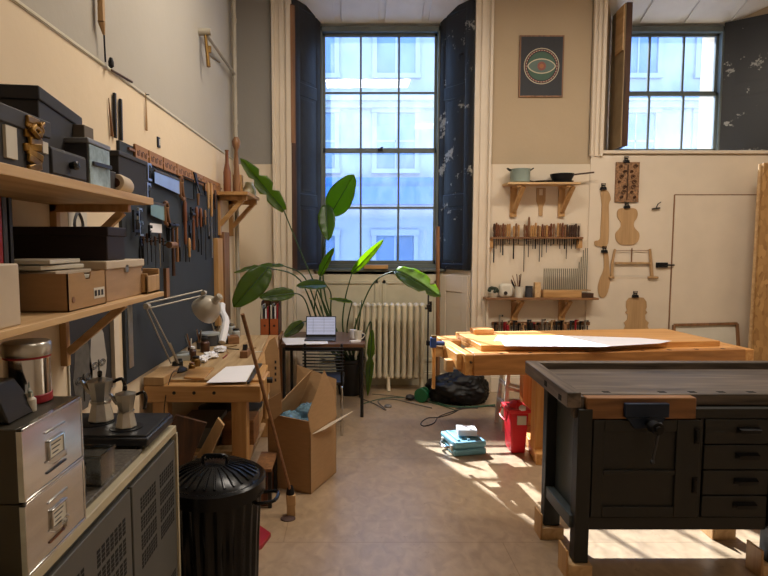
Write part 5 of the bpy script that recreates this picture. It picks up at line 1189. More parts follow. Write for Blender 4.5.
# cables
def cable(label, pts, m, r=.0045):
    MB().tube([PZ(x, y, r + .001) for x, y in pts], r, 6, smooth=8).build('cable', m, None, label, 'cable', 'cables on the floor')
cable('dark cable looping furthest forward on the floor before the bin bag', [(470, 402), (455, 412), (440, 417), (428, 418), (421, 423), (424, 426), (434, 423), (440, 416), (462, 409), (478, 408)], 'rubber')
cable('green hose-like cable running along the front of the bin bag', [(430, 400), (448, 406), (470, 407), (495, 405)], 'cable_green', .009)
cable('grey cable curling under the radiator toward the desk', [(360, 398), (375, 404), (386, 410), (378, 401), (392, 399), (415, 404), (432, 408)], 'cable_grey', .006)
cable('brown-grey cable lying in front of the radiator feet', [(372, 394), (395, 396), (420, 400), (440, 400), (452, 404)], 'cable_grey')
cable('thin green cable winding from the radiator to the bag', [(362, 404), (385, 398), (410, 398), (436, 404), (455, 410)], 'cable_green')
cable('thin black cable stretched across the floor by the stool', [(455, 409), (480, 406), (505, 408), (520, 412)], 'rubber')
c = PZ(388, 407, 0); MB().lathe(c, [(.035, 0), (.04, .01), (.03, .022)], 18).build('cable_puck', 'cable_grey', None, 'small grey disc at a cable end on the floor', 'plug')
c = PZ(420, 402, 0)
o = thing('cable_reel', 'green cable reel standing on the floor below the tall pole', 'cable reel', c)
MB().cyl(c + V((.0, -.03, .075)), c + V((.02, .0, .075)), .075, n=24).build('reel_flange', 'green', o, bevel=.004); MB().cyl(c + V((.02, .0, .075)), c + V((.05, .06, .075)), .045, n=20).build('reel_core', 'black', o)
MB().cyl(c + V((.05, .06, .075)), c + V((.06, .08, .075)), .07, n=24).build('reel_flange', 'green', o, bevel=.004)
c = PZ(410, 400, 0); MB().ell(c + V((0, 0, .03)), (.05, .05, .03), noise=.1).build('cable_bundle', 'rubber', None, 'dark cable bundle left of the green reel', 'cable')
# white stool and red bin
c = PZ(516, 432, 0) ; sy = 4.99; sx_ = PY(517, 400, sy).x; ht = .62
o = thing('step_stool', 'worn white wooden stool under the golden bench', 'stool', (sx_, sy, 0))
L0 = [(-.15, -.13), (.15, -.13), (-.15, .13), (.15, .13)]
for x, y in L0: MB().beam((sx_ + x, sy + y, 0), (sx_ + x * .7, sy + y * .7, ht), .034, .028, up=(0, 1, 0)).build('leg', 'stool', o, bevel=.003)
for z, f in ((.18, .94), (.36, .86)):
    for y in (-.13, .13): MB().beam((sx_ - .15 * f, sy + y * f, z + .03), (sx_ + .15 * f, sy + y * f, z + (.03 if z < .3 else -.04)), .022, .028).build('rung', 'stool', o, bevel=.003)
    for x in (-.15, .15): MB().beam((sx_ + x * f, sy - .13 * f, z + .05), (sx_ + x * f, sy + .13 * f, z + .05), .022, .028).build('rung', 'stool', o, bevel=.003)
MB().box((sx_ - .14, sy - .13, ht), (sx_ + .14, sy + .13, ht + .025)).build('seat', 'stool', o, bevel=.005)
c = V((1.335, 4.42, 0))
o = thing('red_bin', 'bright red plastic storage bin beside the golden bench leg', 'bin', c)
m = MB(); a, b = .055, .09; a2, b2 = .075, .105; h = .36
def frus(m, c, a, b, a2, b2, z0, z1): m.hexa([c + V((-a, -b, z0)), c + V((a, -b, z0)), c + V((a, b, z0)), c + V((-a, b, z0)), c + V((-a2, -b2, z1)), c + V((a2, -b2, z1)), c + V((a2, b2, z1)), c + V((-a2, b2, z1))])
frus(m, c, a, b, a2, b2, 0, h); m.build('bin_body', 'red_plastic', o, bevel=.012)
m = MB(); frus(m, c, a2 + .01, b2 + .01, a2 + .014, b2 + .014, h - .03, h + .0); m.build('bin_rim', 'red_plastic', o, bevel=.006)
MB().tube([c + V((-a2 - .012, -.08, h - .02)), c + V((-a2 - .03, -.09, h - .09)), c + V((-a2 - .03, .09, h - .09)), c + V((-a2 - .012, .08, h - .02))], .006, 6, smooth=4).build('handle', 'red_plastic', o)
MB().box((c.x - .02, c.y - b2 - .012, h - .12), (c.x + .05, c.y - b2 + .0, h - .05)).build('paper_label', 'offwhite', o)
MB().ell(c + V((0, 0, h + .0)), (.06, .08, .045), n=16, noise=.15).build('red_cloth', 'red_plastic', None, 'crumpled red cloth on top of the red bin', 'cloth')
MB().ell(c + V((.02, -.1, h + .01)), (.03, .03, .022), n=10, noise=.2).build('paper_wad', 'paper', None, 'small white scrap on the red bin', 'paper')
# ================================================================== golden bench by the wall
GA = math.radians(6); GO = V((.90, 4.01, 0)); GQ = rz(GA)
def G(x, y, z=0): return GO + GQ @ V((x, y, z))
o = gb = thing('workbench', 'long golden beech workbench in the sun before the back wall', 'workbench', G(1.1, .45, 0))
def gbox(m, a, b):
    c = (V(a) + V(b)) / 2; s = V([abs(b[i] - a[i]) for i in range(3)]); m.obox(G(*c), s, GQ); return m
gbox(MB(), (0, 0, .70), (2.14, .075, .855)).build('front_apron', wood('golden beech darkened as shaded', '#9c6834', '#b98046', 0, .45), o, bevel=.005)  # apron beech darkened, its shade put into the colour
gbox(MB(), (.02, .076, .80), (2.14, .30, .853)).build('bench_top', 'beechx', o, bevel=.004)
gbox(MB(), (.10, .30, .82), (2.14, .88, .853)).build('bench_top', 'beechx', o, bevel=.004)
gbox(MB(), (.10, .14, .854), (2.04, .80, .898)).build('raised_board', 'beechx', o, bevel=.004)
gbox(MB(), (-.06, .02, .70), (.0, .62, .853)).build('end_cap', 'beechy', o, bevel=.005)
gbox(MB(), (2.14, 0, .70), (2.21, .88, .853)).build('end_cap', 'beechy', o, bevel=.005)
gbox(MB(), (-.06, .64, .74), (.10, .88, .853)).build('shoulder_block', 'beechx', o, bevel=.005)
gbox(MB(), (-.105, .08, .735), (-.063, .55, .85)).build('vise_jaw', 'beechy', o, bevel=.005)
gbox(MB(), (-.19, .42, .76), (-.11, .50, .845)).build('vise_block', 'oakx', o, bevel=.004)
gbox(MB(), (-.165, .14, .70), (-.11, .22, .79)).build('vise_block', 'oakx', o, bevel=.004)
m = MB()
for k in range(9): m.obox(G(.22 + k * .22, .038, .856), (.022, .03, .003), GQ)
m.cyl(G(-.02, -.002 + .02, .80), G(-.02, .0, .80), .009)
m.build('dog_holes', 'darkwood', o)
for x in (.50, 1.85):
    for y in (.12, .66): xk = x + .2 * y / .8; gbox(MB(), (xk, y, .085), (xk + .085, y + .085, .80)).build('leg', 'beechz', o, bevel=.005)
    MB().beam(G(x + .045, .02, .045), G(x + .25, .86, .045), .09, .09).build('sled_foot', 'beechy', o, bevel=.006)
gbox(MB(), (.55, .15, .22), (1.9, .18, .34)).build('stretcher', 'beechx', o, bevel=.004)
gbox(MB(), (.68, .68, .22), (1.98, .71, .34)).build('stretcher', 'beechx', o, bevel=.004)
zt = .899
def gpoly(name, label, cat, px, z, th, m, group=None):
    return MB().prism([PZ(a, b, z) for a, b in px], (0, 0, th)).build(name, m, None, label, cat, group)
gpoly('paper_sheet', 'long white paper sheet tapering to the right on the golden bench', 'paper', [(505, 346), (600, 347), (660, 343.5), (672, 341), (640, 338), (560, 335.5), (497, 336.5)], zt, .0015, 'paper')
gpoly('paper_sheet', 'square white paper sheet at the sunny left end of the golden bench', 'paper', [(494, 341), (545, 342), (552, 336), (498, 335.5)], zt + .0018, .0015, 'paper')
MB().obox(G(.30, .70, .898 + .022), (.17, .12, .042), GQ).build('wood_block', 'beechx', None, 'beech block lying beside the paper at the left of the golden bench', 'block', bevel=.003)
MB().obox(G(.05, .72, .854 + .062), (.12, .09, .034) if 0 else (.13, .10, .034), GQ).build('wood_block', 'oakx', None, 'darker end-grain block on top of the pale beech block', 'block', bevel=.003) if 0 else None
o = thing('bar_clamp', 'blue headed clamp on a wooden bar gripping the left end of the golden bench', 'clamp', (0, 0, 0)); c = PY(434, 345, 4.42); o.location = (c.x, c.y, .45)
MB().box((c.x - .013, c.y - .012, .50), (c.x + .013, c.y + .012, .90)).build('clamp_bar', 'beechz', o, bevel=.003)
MB().box((c.x - .03, c.y - .02, c.z - .02), (c.x + .016, c.y + .02, c.z + .06)).cyl((c.x + .01, c.y, c.z + .012), (c.x + .085, c.y, c.z + .012), .018, n=14).build('clamp_head', 'blue_clamp', o, bevel=.004)
MB().box((c.x - .02, c.y - .018, c.z + .062), (c.x + .02, c.y + .018, c.z + .078)).build('clamp_cap', 'brass', o, bevel=.002)
# ================================================================== dark bench in front
X0, X1, ZT_, ZR = 1.055, 2.62, .91, .95
o = db = thing('workbench', 'heavy dark painted workbench with drawers standing on wooden blocks', 'workbench', (1.6, 2.95, 0))
MB().box((X0 + .07, 2.74, .85), (X1, 3.30, ZT_)).build('bench_top', 'darktop', o, bevel=.006)
MB().prism([(X0 - .02, 2.62, ZR - .075), (X0 + .048, 2.62, ZR - .075), (X0 + .08, 3.36, ZR - .075), (X0 + .01, 3.36, ZR - .075)], (0, 0, .075)).build('left_rim', 'darktopy', o, bevel=.005)
MB().box((X0 + .075, 3.30, ZR - .09), (X1, 3.36, ZR)).build('back_rim', 'darktop', o, bevel=.005)
m = MB()
for px in (606, 662, 692, 721, 751): c = PZ(px, 392, ZT_); m.box((c.x - .018, c.y - .014, ZT_), (c.x + .018, c.y + .014, ZT_ + .001))
m.build('dog_holes', 'slotdark', o)
m = MB()
for y, z in ((2.72, .9), (2.95, .912)): xl = X0 - .02 + .03 * (y - 2.62) / .74 - .001; m.box((xl - .001, y - .02, z - .015), (xl + .012, y + .02, z + .013))
m.build('rim_holes', 'slotdark', o)
YF1, YB1 = 2.71, 3.08
X1 = 2.16
for x in (X0 + .04, 2.06):
    MB().box((x + .02, YF1 - .035, .07), (x + .09, YF1 + .03, .85)).build('leg', 'bench_paint', o, bevel=.004)
    MB().box((x, YB1 - .03, .07), (x + .09, YB1 + .03, .85)).build('leg', 'bench_paint', o, bevel=.004)
xs = X0 + .04
MB().box((xs + .004, YF1, .235), (xs + .05, YB1, .30)).build('side_rail', 'bench_side_lit', o, bevel=.004)
MB().box((xs + .055, YF1, .24), (xs + .075, YB1 + .02, .85)).build('side_panel', 'bench_side_lit', o)
MB().box((xs + .07, YF1 + .0, .235), (X1 - .05, YB1, .26)).box((xs + .07, YF1 + .03, .262), (X1 - .03, YB1, .849)).build('carcass', 'bench_paint', o)
MB().box((xs + .09, YF1 - .02, .235), (X1 - .09, YF1 + .02, .30)).build('front_rail', 'bench_paint', o, bevel=.003)
MB().box((xs + .09, YF1 - .02, .80), (X1 - .09, YF1 + .02, .85)).build('front_rail', 'bench_paint', o, bevel=.003)
xd = PY(703, 450, YF1 - .02).x; xq = PY(600, 450, YF1).x
MB().box((xd - .02, YF1 - .02, .30), (xd - .002, YF1 + .02, .80)).build('divider', 'bench_paint', o, bevel=.003)
for k in range(4):
    z1 = .798 - k * .129; zz_ = z1 - .123 + (0.0)
    zz_ = max(zz_, .303)
    d = MB().box((xd + .003, YF1 - .026, zz_), (X1 - .095, YF1 - .005, z1)).build('drawer', 'bench_paint', o, bevel=.004)
    xc = PY(743, 450, YF1).x; zc = (zz_ + z1) / 2 + .01
    MB().prism([(xc - .055, YF1 - .026, zc + .014), (xc + .055, YF1 - .026, zc + .014), (xc + .05, YF1 - .052, zc + .006), (xc - .05, YF1 - .052, zc + .006)], (0, 0, -.006)).box((xc - .055, YF1 - .030, zc - .014), (xc + .055, YF1 - .026, zc + .016)).prism([(xc - .05, YF1 - .052, zc + .006), (xc + .05, YF1 - .052, zc + .006), (xc + .046, YF1 - .046, zc - .014), (xc - .046, YF1 - .046, zc - .014)], (0, -.003, 0)).build('cup_handle', 'iron', d)
dr = MB().box((xs + .095, YF1 - .022, .305), (xd - .024, YF1 - .006, .797)).build('door', 'bench_paint', o, bevel=.004)
f = MB()
for a, b, c_, e_ in ((xs + .095, xs + .15, .305, .797), (xd - .14, xd - .024, .305, .797), (xs + .1502, xd - .1402, .305, .36), (xs + .1502, xd - .1402, .74, .797), (xs + .1502, xd - .1402, .52, .545)): f.box((a, YF1 - .034, c_), (b, YF1 - .02, e_))
f.build('door_frame', 'bench_paint', dr, bevel=.004)
for z in (.72, .47): MB().cyl((xd - .045, YF1 - .04, z - .03), (xd - .045, YF1 - .04, z + .03), .009, n=10).box((xd - .055, YF1 - .038, z - .04), (xd - .03, YF1 - .032, z + .04)).build('hinge', 'iron', dr)
# blocks under the legs
for k, (x, y, l) in enumerate(((xs + .045, YF1, 'near left'), (2.105, YF1, 'near right'), (xs + .045, YB1, 'far left'), (2.105, YB1, 'far right'))):
    q = thing('wooden_block', 'pale softwood block raising the %s leg of the dark bench' % l, 'block', (x, y, 0), 'blocks under the dark bench')
    MB().box((x - .06, y - .055, 0), (x + .06, y + .055, .068)).build('block_base', 'ply', q, bevel=.003)
    MB().box((x - .072, y - .055, 0), (x - .061, y + .055, .145)).build('block_cheek', 'plyz', q, bevel=.003)
# vise
jx0, jx1 = PY(587, 400, 2.68).x, PY(697, 400, 2.68).x
v = thing_part('vise', o)
MB().box((jx0, 2.68, .80), (jx1, 2.735, .908)).build('vise_jaw', wood('worn vise jaw', '#6e4a2c', '#94693f', 0, .5), v, bevel=.006)
MB().box((jx0 - .055, 2.70, .80), (jx0 - .002, 2.74, .908)).build('vise_jaw', 'darktop', v, bevel=.004)
px0, px1 = PY(624, 410, 2.67).x, PY(668, 410, 2.67).x; xc = PY(648, 410, 2.67).x
MB().box((px0, 2.655, .815), (px1, 2.68, .885)).prism([(px0 + .01, 2.66, .815), (px1 - .01, 2.66, .815), (px1 - .05, 2.66, .76), (px0 + .05, 2.66, .76)], (0, .07, 0)).build('vise_plate', mat('dark blue vise casting', '#1c2a40', .45, .4, var=.25), v, bevel=.004)
MB().cyl((xc, 2.56, .785), (xc, 2.80, .785), .016, n=12).cyl((xc, 2.575, .785), (xc, 2.62, .785), .03, n=16).build('vise_screw', 'iron', v)
MB().cyl((xc + .02, 2.595, .80), (xc - .01, 2.595, .62), .007, n=8).ell((xc + .02, 2.595, .80), (.012, .012, .012)).ell((xc - .01, 2.595, .62), (.012, .012, .012)).build('vise_bar', 'dsteel', v)
# ================================================================== back wall: shelves and hanging things
def wshelf(label, px0, px1, pyt, depth, brpx, hgt, m='plyx'):
    a = PY(px0, pyt, YB - depth); b = PY(px1, pyt, YB - depth); z = a.z
    o = thing('wall_shelf', label, 'shelf', ((a.x + b.x) / 2, YB, z))
    MB().box((a.x, YB - depth, z - .022), (b.x, YB, z)).build('shelf_board', m, o, bevel=.002)
    for p in brpx:
        x = PY(p, pyt, YB - .1).x; k = thing_part('bracket', o)
        MB().box((x - .035, YB - .03, z - .022 - hgt), (x + .035, YB, z - .022)).box((x - .025, YB - depth + .02, z - .05), (x + .025, YB, z - .022)).build('bracket_upright', 'oakz', k, bevel=.002)
        MB().beam((x, YB - .03, z - hgt + .03), (x + .05, YB - depth + .04, z - .04), .045, .035).build('bracket_brace', 'oakz', k, bevel=.002)
    return a.x, b.x, z
xa, xb, zs1 = wshelf('upper pine shelf on the back wall carrying pots and pans', 508, 581, 182, .24, (516, 565), .33)
dy = YB - .12
def onshelf(px, z, d=.12): return V((PY(px, 180, YB - d).x, YB - d, z))
c = onshelf(520, zs1)
o = thing('saucepan', 'pale teal enamel pot with dark handles on the upper back shelf', 'pot', c)
MB().lathe(c, [(.085, 0), (.10, .01), (.105, .14), (.11, .148), (.102, .148), (.095, .02), (.01, .012)], 28).build('pot_body', 'teal', o)
for sg in (-1, 1): MB().tube([c + V((sg * .10, -.02, .13)), c + V((sg * .135, -.02, .155)), c + V((sg * .135, .02, .155)), c + V((sg * .10, .02, .13))], .006, 6, smooth=3).build('handle', 'iron', o)
c = onshelf(543, zs1)
o = thing('griddle_pan', 'flat black pan lying on the upper back shelf', 'pan', c); MB().lathe(c, [(.10, 0), (.115, .02), (.11, .02), (.095, .006), (.01, .006)], 24).build('pan_body', 'iron', o); MB().beam(c + V((-.1, 0, .018)), c + V((-.2, -.02, .03)), .022, .01).build('handle', 'iron', o)
c = onshelf(562, zs1 + 0)
o = thing('frying_pan', 'black frying pan with its wooden handle pointing right, stacked on the shelf', 'pan', c)
MB().lathe(c + V((0, 0, .022)), [(.095, 0), (.12, .055), (.125, .075), (.118, .075), (.09, .008), (.01, .006)], 24).lathe(c, [(.11, 0), (.12, .02)], 24).build('pan_body', 'iron', o)
MB().beam(c + V((.11, 0, .09)), c + V((.34, 0, .115)), .026, .016).build('handle', 'darkwood', o, bevel=.004)
# wooden scraper hanging between the brackets
c = PY(541, 200, YB - .01); o = thing('wooden_template', 'small wooden fork-shaped template hanging below the pots', 'template', c)
z0, z1 = PY(541, 216, YB).z, PY(541, 188, YB).z; x = c.x
MB().prism([(x - .02, YB - .012, z0), (x + .02, YB - .012, z0), (x + .025, YB - .012, z0 + .10), (x + .05, YB - .012, z0 + .16), (x + .05, YB - .012, z1), (x + .022, YB - .012, z1), (x + .02, YB - .012, z1 - .08), (x - .02, YB - .012, z1 - .08), (x - .022, YB - .012, z1), (x - .05, YB - .012, z1), (x - .05, YB - .012, z0 + .16), (x - .025, YB - .012, z0 + .10)], (0, .012, 0)).build('template_body', 'spruce', o, bevel=.002)
MB().box((x - .05, YB - .010, z1 - .012), (x + .05, YB, z1)).build('template_top', 'spruce', o)
# chisel rack
a = PY(490, 237, YB - .06); b = PY(583, 237, YB - .06); zr = a.z
o = thing('chisel_rack', 'long narrow wooden rack holding rows of carving tools', 'rack', ((a.x + b.x) / 2, YB, zr))
MB().box((a.x, YB - .075, zr - .02), (b.x, YB, zr)).build('rack_board', 'midwoodx', o, bevel=.002)
for x in (a.x + .0, b.x - .05): MB().box((x, YB - .05, zr - .12), (x + .05, YB - .0, zr - .02)).build('bracket', 'oakz', o, bevel=.002)
R.seed(21)
px = 494.0; n = 0
slots = []
while px < 579:
    if 511 < px < 513.5: px = 514; continue
    if 519.8 < px < 524: px = 524.3; continue
    if 554.5 < px < 557.5: px = 558; continue
    slots.append(px); px += 2.25
long_i = {0: 20, 3: 14, 4: 10}
tint = {'midwood': 'brown', 'redwood': 'red-brown', 'oakz': 'honey-coloured', 'darkwood': 'dark', 'spruce': 'pale'}
ords = ['first', 'second', 'third', 'fourth', 'fifth', 'sixth', 'seventh', 'eighth', 'ninth', 'tenth', 'eleventh', 'twelfth', 'thirteenth', 'fourteenth', 'fifteenth', 'sixteenth', 'seventeenth', 'eighteenth', 'nineteenth', 'twentieth', 'twenty-first', 'twenty-second', 'twenty-third', 'twenty-fourth', 'twenty-fifth', 'twenty-sixth', 'twenty-seventh', 'twenty-eighth', 'twenty-ninth', 'thirtieth', 'thirty-first', 'thirty-second', 'thirty-third', 'thirty-fourth', 'thirty-fifth', 'thirty-sixth']
for i, px in enumerate(slots):
    x = PY(px, 230, YB - .04).x; y = YB - .045 + R.uniform(-.008, .008)
    hm = 'darkwood' if px < 495.5 or px > 566 else R.choice(['midwood', 'redwood', 'oakz', 'oakz'])
    hh_ = R.uniform(.12, .155); bl = R.choice([.06, .08, .10, .13, .17, .08])
    for pq, L in ((494, .28), (503.5, .2), (524.3, .38), (528, .22), (541, .27), (543, .22), (514, .24), (566, .24)):
        if abs(px - pq) < 1.2: bl = L
    bw = .010 if i % 4 == 0 or px < 495 else .0055
    if i == 13: hh_ = .22
    t = thing('carving_chisel', '%s carving tool from the left in the rack, %s handle' % (ords[i], tint[hm]), 'chisel', (x, y, zr - bl), 'carving tools in the wall rack')
    MB().lathe((x, y, zr + .002), [(.006, -.018), (.008, 0), (.0125, .012), (.009, hh_ * .35), (.0135, hh_ * .7), (.011, hh_ * .95), (.004, hh_)], 8).build('handle', hm, t)
    MB().box((x - bw * .7, y - .002, zr - bl), (x + bw * .7, y + .002, zr - .014)).build('blade', 'iron' if i % 3 else 'dsteel', t)
c = PY(575, 228, YB); MB().box((c.x - .05, YB - .012, zr + .0), (c.x + .06, YB, zr + .15)).build('small_card', 'pale_box', None, 'small pale card behind the right end of the carving tools', 'card')
# second shelf
xa, xb, zs2 = wshelf('lower pine shelf on the back wall carrying a rack of rods and pots', 486, 599, 298, .17, (517, 565), .24, 'midwoodx')
def on2(px, d=.09): return V((PY(px, 290, YB - d).x, YB - d, zs2))
c = on2(493)
o = thing('succulent_pot', 'small dark bushy plant in a white bowl on the lower back shelf', 'plant', c)
MB().lathe(c, [(.04, 0), (.06, .05), (.055, .05), (.03, .03)], 20).build('bowl', 'offwhite', o)
for k in range(16):
    a = R.uniform(0, 6.28); e = R.uniform(.3, 1.3); d = V((math.cos(a) * math.cos(e), math.sin(a) * math.cos(e), math.sin(e)))
    MB().ell(c + V((0, 0, .05)) + d * .055, (.018, .012, .02), n=8).build('leaf', mat('dark green foliage', '#1e2b1a', .6) if k == 0 else bpy.data.materials['dark green foliage'], o)
c = on2(505.5)
o = thing('kitchen_timer', 'rounded cream box with a black dial on the lower back shelf', 'timer', c)
MB().box(c + V((-.07, -.04, 0)), c + V((.07, .05, .15))).build('timer_body', 'offwhite', o, bevel=.028)
MB().cyl(c + V((-.01, -.04, .05)), c + V((-.01, -.048, .05)), .02, n=16).build('dial', 'black', o)
c = on2(519)
o = thing('pencil_pot', 'white pot full of pencils and brushes on the lower back shelf', 'pot', c)
MB().lathe(c, [(.045, 0), (.05, .12), (.044, .12), (.04, .01)], 20).build('pot_body', 'offwhite', o)
for k in range(9): a = R.uniform(0, 6.28); MB().cyl(c + V((0, 0, .02)), c + V((math.cos(a) * .07 - .02, math.sin(a) * .03, R.uniform(.16, .27))), .005, n=6).build('pencil', ['darkwood', 'midwood', 'iron', 'redwood'][k % 4], o)
c = on2(529); o = thing('glass_jar', 'dark glass jar between the pencil pot and the pale block', 'jar', c)
MB().lathe(c, [(.038, 0), (.04, .01), (.04, .10), (.036, .105)], 20).build('jar_body', 'charcoal2', o); MB().lathe(c + V((0, 0, .105)), [(.04, 0), (.04, .02)], 20).build('lid', 'dsteel', o)
c = on2(537); MB().box(c + V((-.032, -.03, 0)), c + V((.032, .03, .165))).build('wood_block', 'ply', None, 'upright pale wood block left of the rack of rods', 'block', bevel=.003)
c0, c1 = on2(542), on2(580)
o = thing('rod_rack', 'low wooden box rack standing under the upright rods', 'rack', ((c0.x + c1.x) / 2, c0.y, zs2))
MB().box((c0.x, YB - .14, zs2), (c1.x, YB - .04, zs2 + .075)).build('rack_body', 'oakx', o, bevel=.003)
MB().box((c0.x + .005, YB - .135, zs2 + .075), (c1.x + .10, YB - .045, zs2 + .085)).build('rack_lid', 'spruce', o)
MB().box((c1.x + .005, YB - .14, zs2), (c1.x + .13, YB - .04, zs2 + .05)).build('dark_tray', 'darkwood', None, 'low dark tray at the right end of the lower back shelf', 'tray', bevel=.003)
nr = 23
for i in range(nr):
    px = 544 + i * (586.5 - 544) / (nr - 1); x = PY(px, 280, YB - .09).x
    top = 268.5 if i < 18 else (262, 257, 250, 248, 248)[i - 18]
    zt_ = PY(px, top, YB - .09).z
    MB().cyl((x, YB - .09, zs2 + .086), (x, YB - .09, zt_), .0052, n=8).build('steel_rod', mat('grey green rod', '#79786a', .4, .5, var=.15) if i == 0 else bpy.data.materials['grey green rod'], None, '%s thin grey rod from the left standing in the rack%s' % (ords[i], ', taller than most' if i >= 18 else ''), 'rod', 'rods in the shelf rack')
# clamp row under the lower shelf
a = PY(492, 325, YB - .03); b = PY(590, 325, YB - .03)
o = thing('clamp_rail', 'narrow wooden rail behind the golden bench with clamps hung on it', 'rail', ((a.x + b.x) / 2, YB, a.z))
MB().box((a.x, YB - .03, a.z + .00), (b.x, YB, a.z + .035)).build('rail_board', 'midwoodx', o, bevel=.002)
R.seed(3)
cols = ['iron', 'steel', 'dsteel', 'spruce', 'red', 'steel', 'spruce', 'iron', 'dsteel']
kinds = []
for i in range(20):
    px = 495 + i * 4.75; x = PY(px, 325, YB - .06).x; z0 = a.z + R.uniform(.02, .07) + (.07 if i == 1 else 0); m_ = cols[(i * 5) % 9] if i != 2 else 'red'
    lb = {'iron': 'black iron', 'redwood': 'reddish', 'dsteel': 'grey steel', 'black': 'black', 'red': 'red', 'steel': 'bright steel', 'spruce': 'pale wooden', 'darkwood': 'dark wooden'}[m_]
    t = thing('hanging_clamp', '%s clamp, %s from the left on the rail behind the golden bench' % (lb, ords[i]), 'clamp', (x, YB - .05, z0 - .25), 'clamps along the back rail')
    MB().box((x - .008, YB - .06, z0 - .26), (x + .008, YB - .04, z0)).box((x - .008, YB - .06, z0 - .018), (x + .035, YB - .04, z0)).box((x - .008, YB - .06, z0 - .24), (x + .035, YB - .04, z0 - .21)).build('clamp_body', m_, t, bevel=.002)
    MB().cyl((x + .028, YB - .05, z0 - .30), (x + .028, YB - .05, z0 - .06), .006, n=8).build('screw', 'dsteel', t); MB().cyl((x + .028, YB - .05, z0 - .02), (x + .028, YB - .05, z0 + .0), .012, n=8).build('knob', ['redwood', 'iron', 'spruce'][i % 3], t)
    if i in (2, 7, 8, 14): MB().box((x + .01, YB - .10, z0 - .24), (x + .045, YB - .06, z0 - .03)).build('jaw_block', ['red', 'black', 'darkwood', 'midwood'][(2, 7, 8, 14).index(i)], t, bevel=.003)
# eye print ----------------------------------------------------------
A = PY(520, 35, YB - .02); B = PY(563, 97, YB - .02)
o = thing('framed_print', 'small dark print of a stylised eye in a circle, in a thin wooden frame', 'picture', (A.x, YB, B.z))
xc, zc = (A.x + B.x) / 2, (A.z + B.z) / 2; 
MB().box((A.x, YB - .018, B.z), (B.x, YB, A.z)).build('frame', 'midwood', o, bevel=.002)
pr = MB().box((A.x + .016, YB - .0195, B.z + .016), (B.x - .016, YB - .017, A.z - .016)).build('print', mat('dark print paper', '#25272e', .6), o)
yp = YB - .0197
def ring(r0, r1, m_, seg=40, y=yp, sx=1, sz=1, zo=0):
    mb = MB()
    for i in range(seg):
        a0 = 2 * PI * i / seg; a1 = 2 * PI * (i + 1) / seg
        mb.prism([(xc + r * sx * math.cos(a), y, zc + zo + r * sz * math.sin(a)) for r, a in ((r0, a0), (r1, a0), (r1, a1), (r0, a1))], (0, -.0006, 0))
    mb.build('printed_ring', m_, pr)
k = (B.x - A.x) / .48 * 1.0
pg, po, pw_ = mat('print green', '#3a5a4a', .6), mat('print red', '#8a5045', .6), mat('print cream', '#c9c0a6', .6)
rr = (B.x - A.x) * .40
ring(rr * .95, rr * .99, pw_); ring(rr * .84, rr * .90, po); ring(0.001, rr * .78, pg)
def eye(m_, w_, h_, y):
    pts = [(xc + w_ * math.cos(t), y, zc + h_ * math.sin(t) * abs(math.sin(t)) ** .3) for t in [2 * PI * i / 32 for i in range(32)]]
    MB().prism(pts, (0, -.0006, 0)).build('printed_eye', m_, pr)
eye(pw_, rr * .80, rr * .42, yp - .0008); eye(mat('print grey green', '#5b6f68', .6), rr * .74, rr * .36, yp - .0015)
ring(.001, rr * .24, po, y=yp - .0023); ring(.001, rr * .12, mat('print orange', '#a5683c', .6), y=yp - .003)
mb = MB()
for i in range(36):
    a = 2 * PI * i / 36; mb.box((xc + rr * .865 * math.cos(a) - .004, yp - .0012, zc + rr * .865 * math.sin(a) - .004), (xc + rr * .865 * math.cos(a) + .004, yp - .0003, zc + rr * .865 * math.sin(a) + .004))
mb.build('printed_dots', pw_, pr)
# hanging templates ---------------------------------------------------
YW = YP
def clip(px, py, label, s=1):
    c = PY(px, py, YW - .03); o = thing('bulldog_clip', label, 'clip', c, 'black clips on the panel wall')
    MB().prism([(c.x - .035 * s, YW - .03, c.z - .02), (c.x + .035 * s, YW - .03, c.z - .02), (c.x + .028 * s, YW - .03, c.z + .012), (c.x - .028 * s, YW - .03, c.z + .012)], (0, .03, 0)).build('clip_body', 'iron', o, bevel=.003)
    MB().tube([(c.x - .015, YW - .015, c.z + .01), (c.x - .02, YW - .015, c.z + .05), (c.x + .02, YW - .015, c.z + .05), (c.x + .015, YW - .015, c.z + .01)], .005, 6).cyl((c.x, YW - .03, c.z + .03), (c.x, YW, c.z + .03), .007, n=8).build('clip_handle', 'iron', o)
def tmpl(label, pts, m='spruce', name='wooden_template', th=.011, cat='template', group=None, off=.011):
    q = [PY(x, y, YW - off) for x, y in pts]
    return MB().prism([V((p.x, YW - off, p.z)) for p in q], (0, th, 0)).build(name, m, None, label, cat, group, bevel=.001)
def smoothp(pts, k=5):
    P3 = [V((a, b, 0)) for a, b in pts]; P3 = P3 + [P3[0], P3[1], P3[2]]
    s_ = spline(P3, k); return [(p.x, p.y) for p in s_[k:k * (len(pts) + 1)]]
def vio(cx_, top, bot, w, corners=0):
    h = bot - top; L = []
    half = [(.0, 0), (.34, .02), (.44, .14), (.40, .27), (.29, .38), (.28, .48), (.34, .56), (.50, .68), (.49, .84), (.33, .97), (0, 1.0)]
    if corners: half = [(0, 0), (.30, .02), (.42, .12), (.43, .25), (.38, .34), (.46, .40), (.36, .46), (.38, .58), (.52, .66), (.46, .74), (.54, .85), (.50, 1.0), (0, 1.0)]
    R_ = [(cx_ + a * w, top + b * h) for a, b in half]; L = [(cx_ - a * w, top + b * h) for a, b in reversed(half[1:-1])]
    return R_ + L
tmpl('smooth violin shaped wooden template hanging below the carved brown panel', smoothp(vio(627.5, 208, 245, 23.5)), group=None)
tmpl('violin template with pointed corners hanging lowest on the panel wall', vio(636.5, 297, 336, 24, 1))
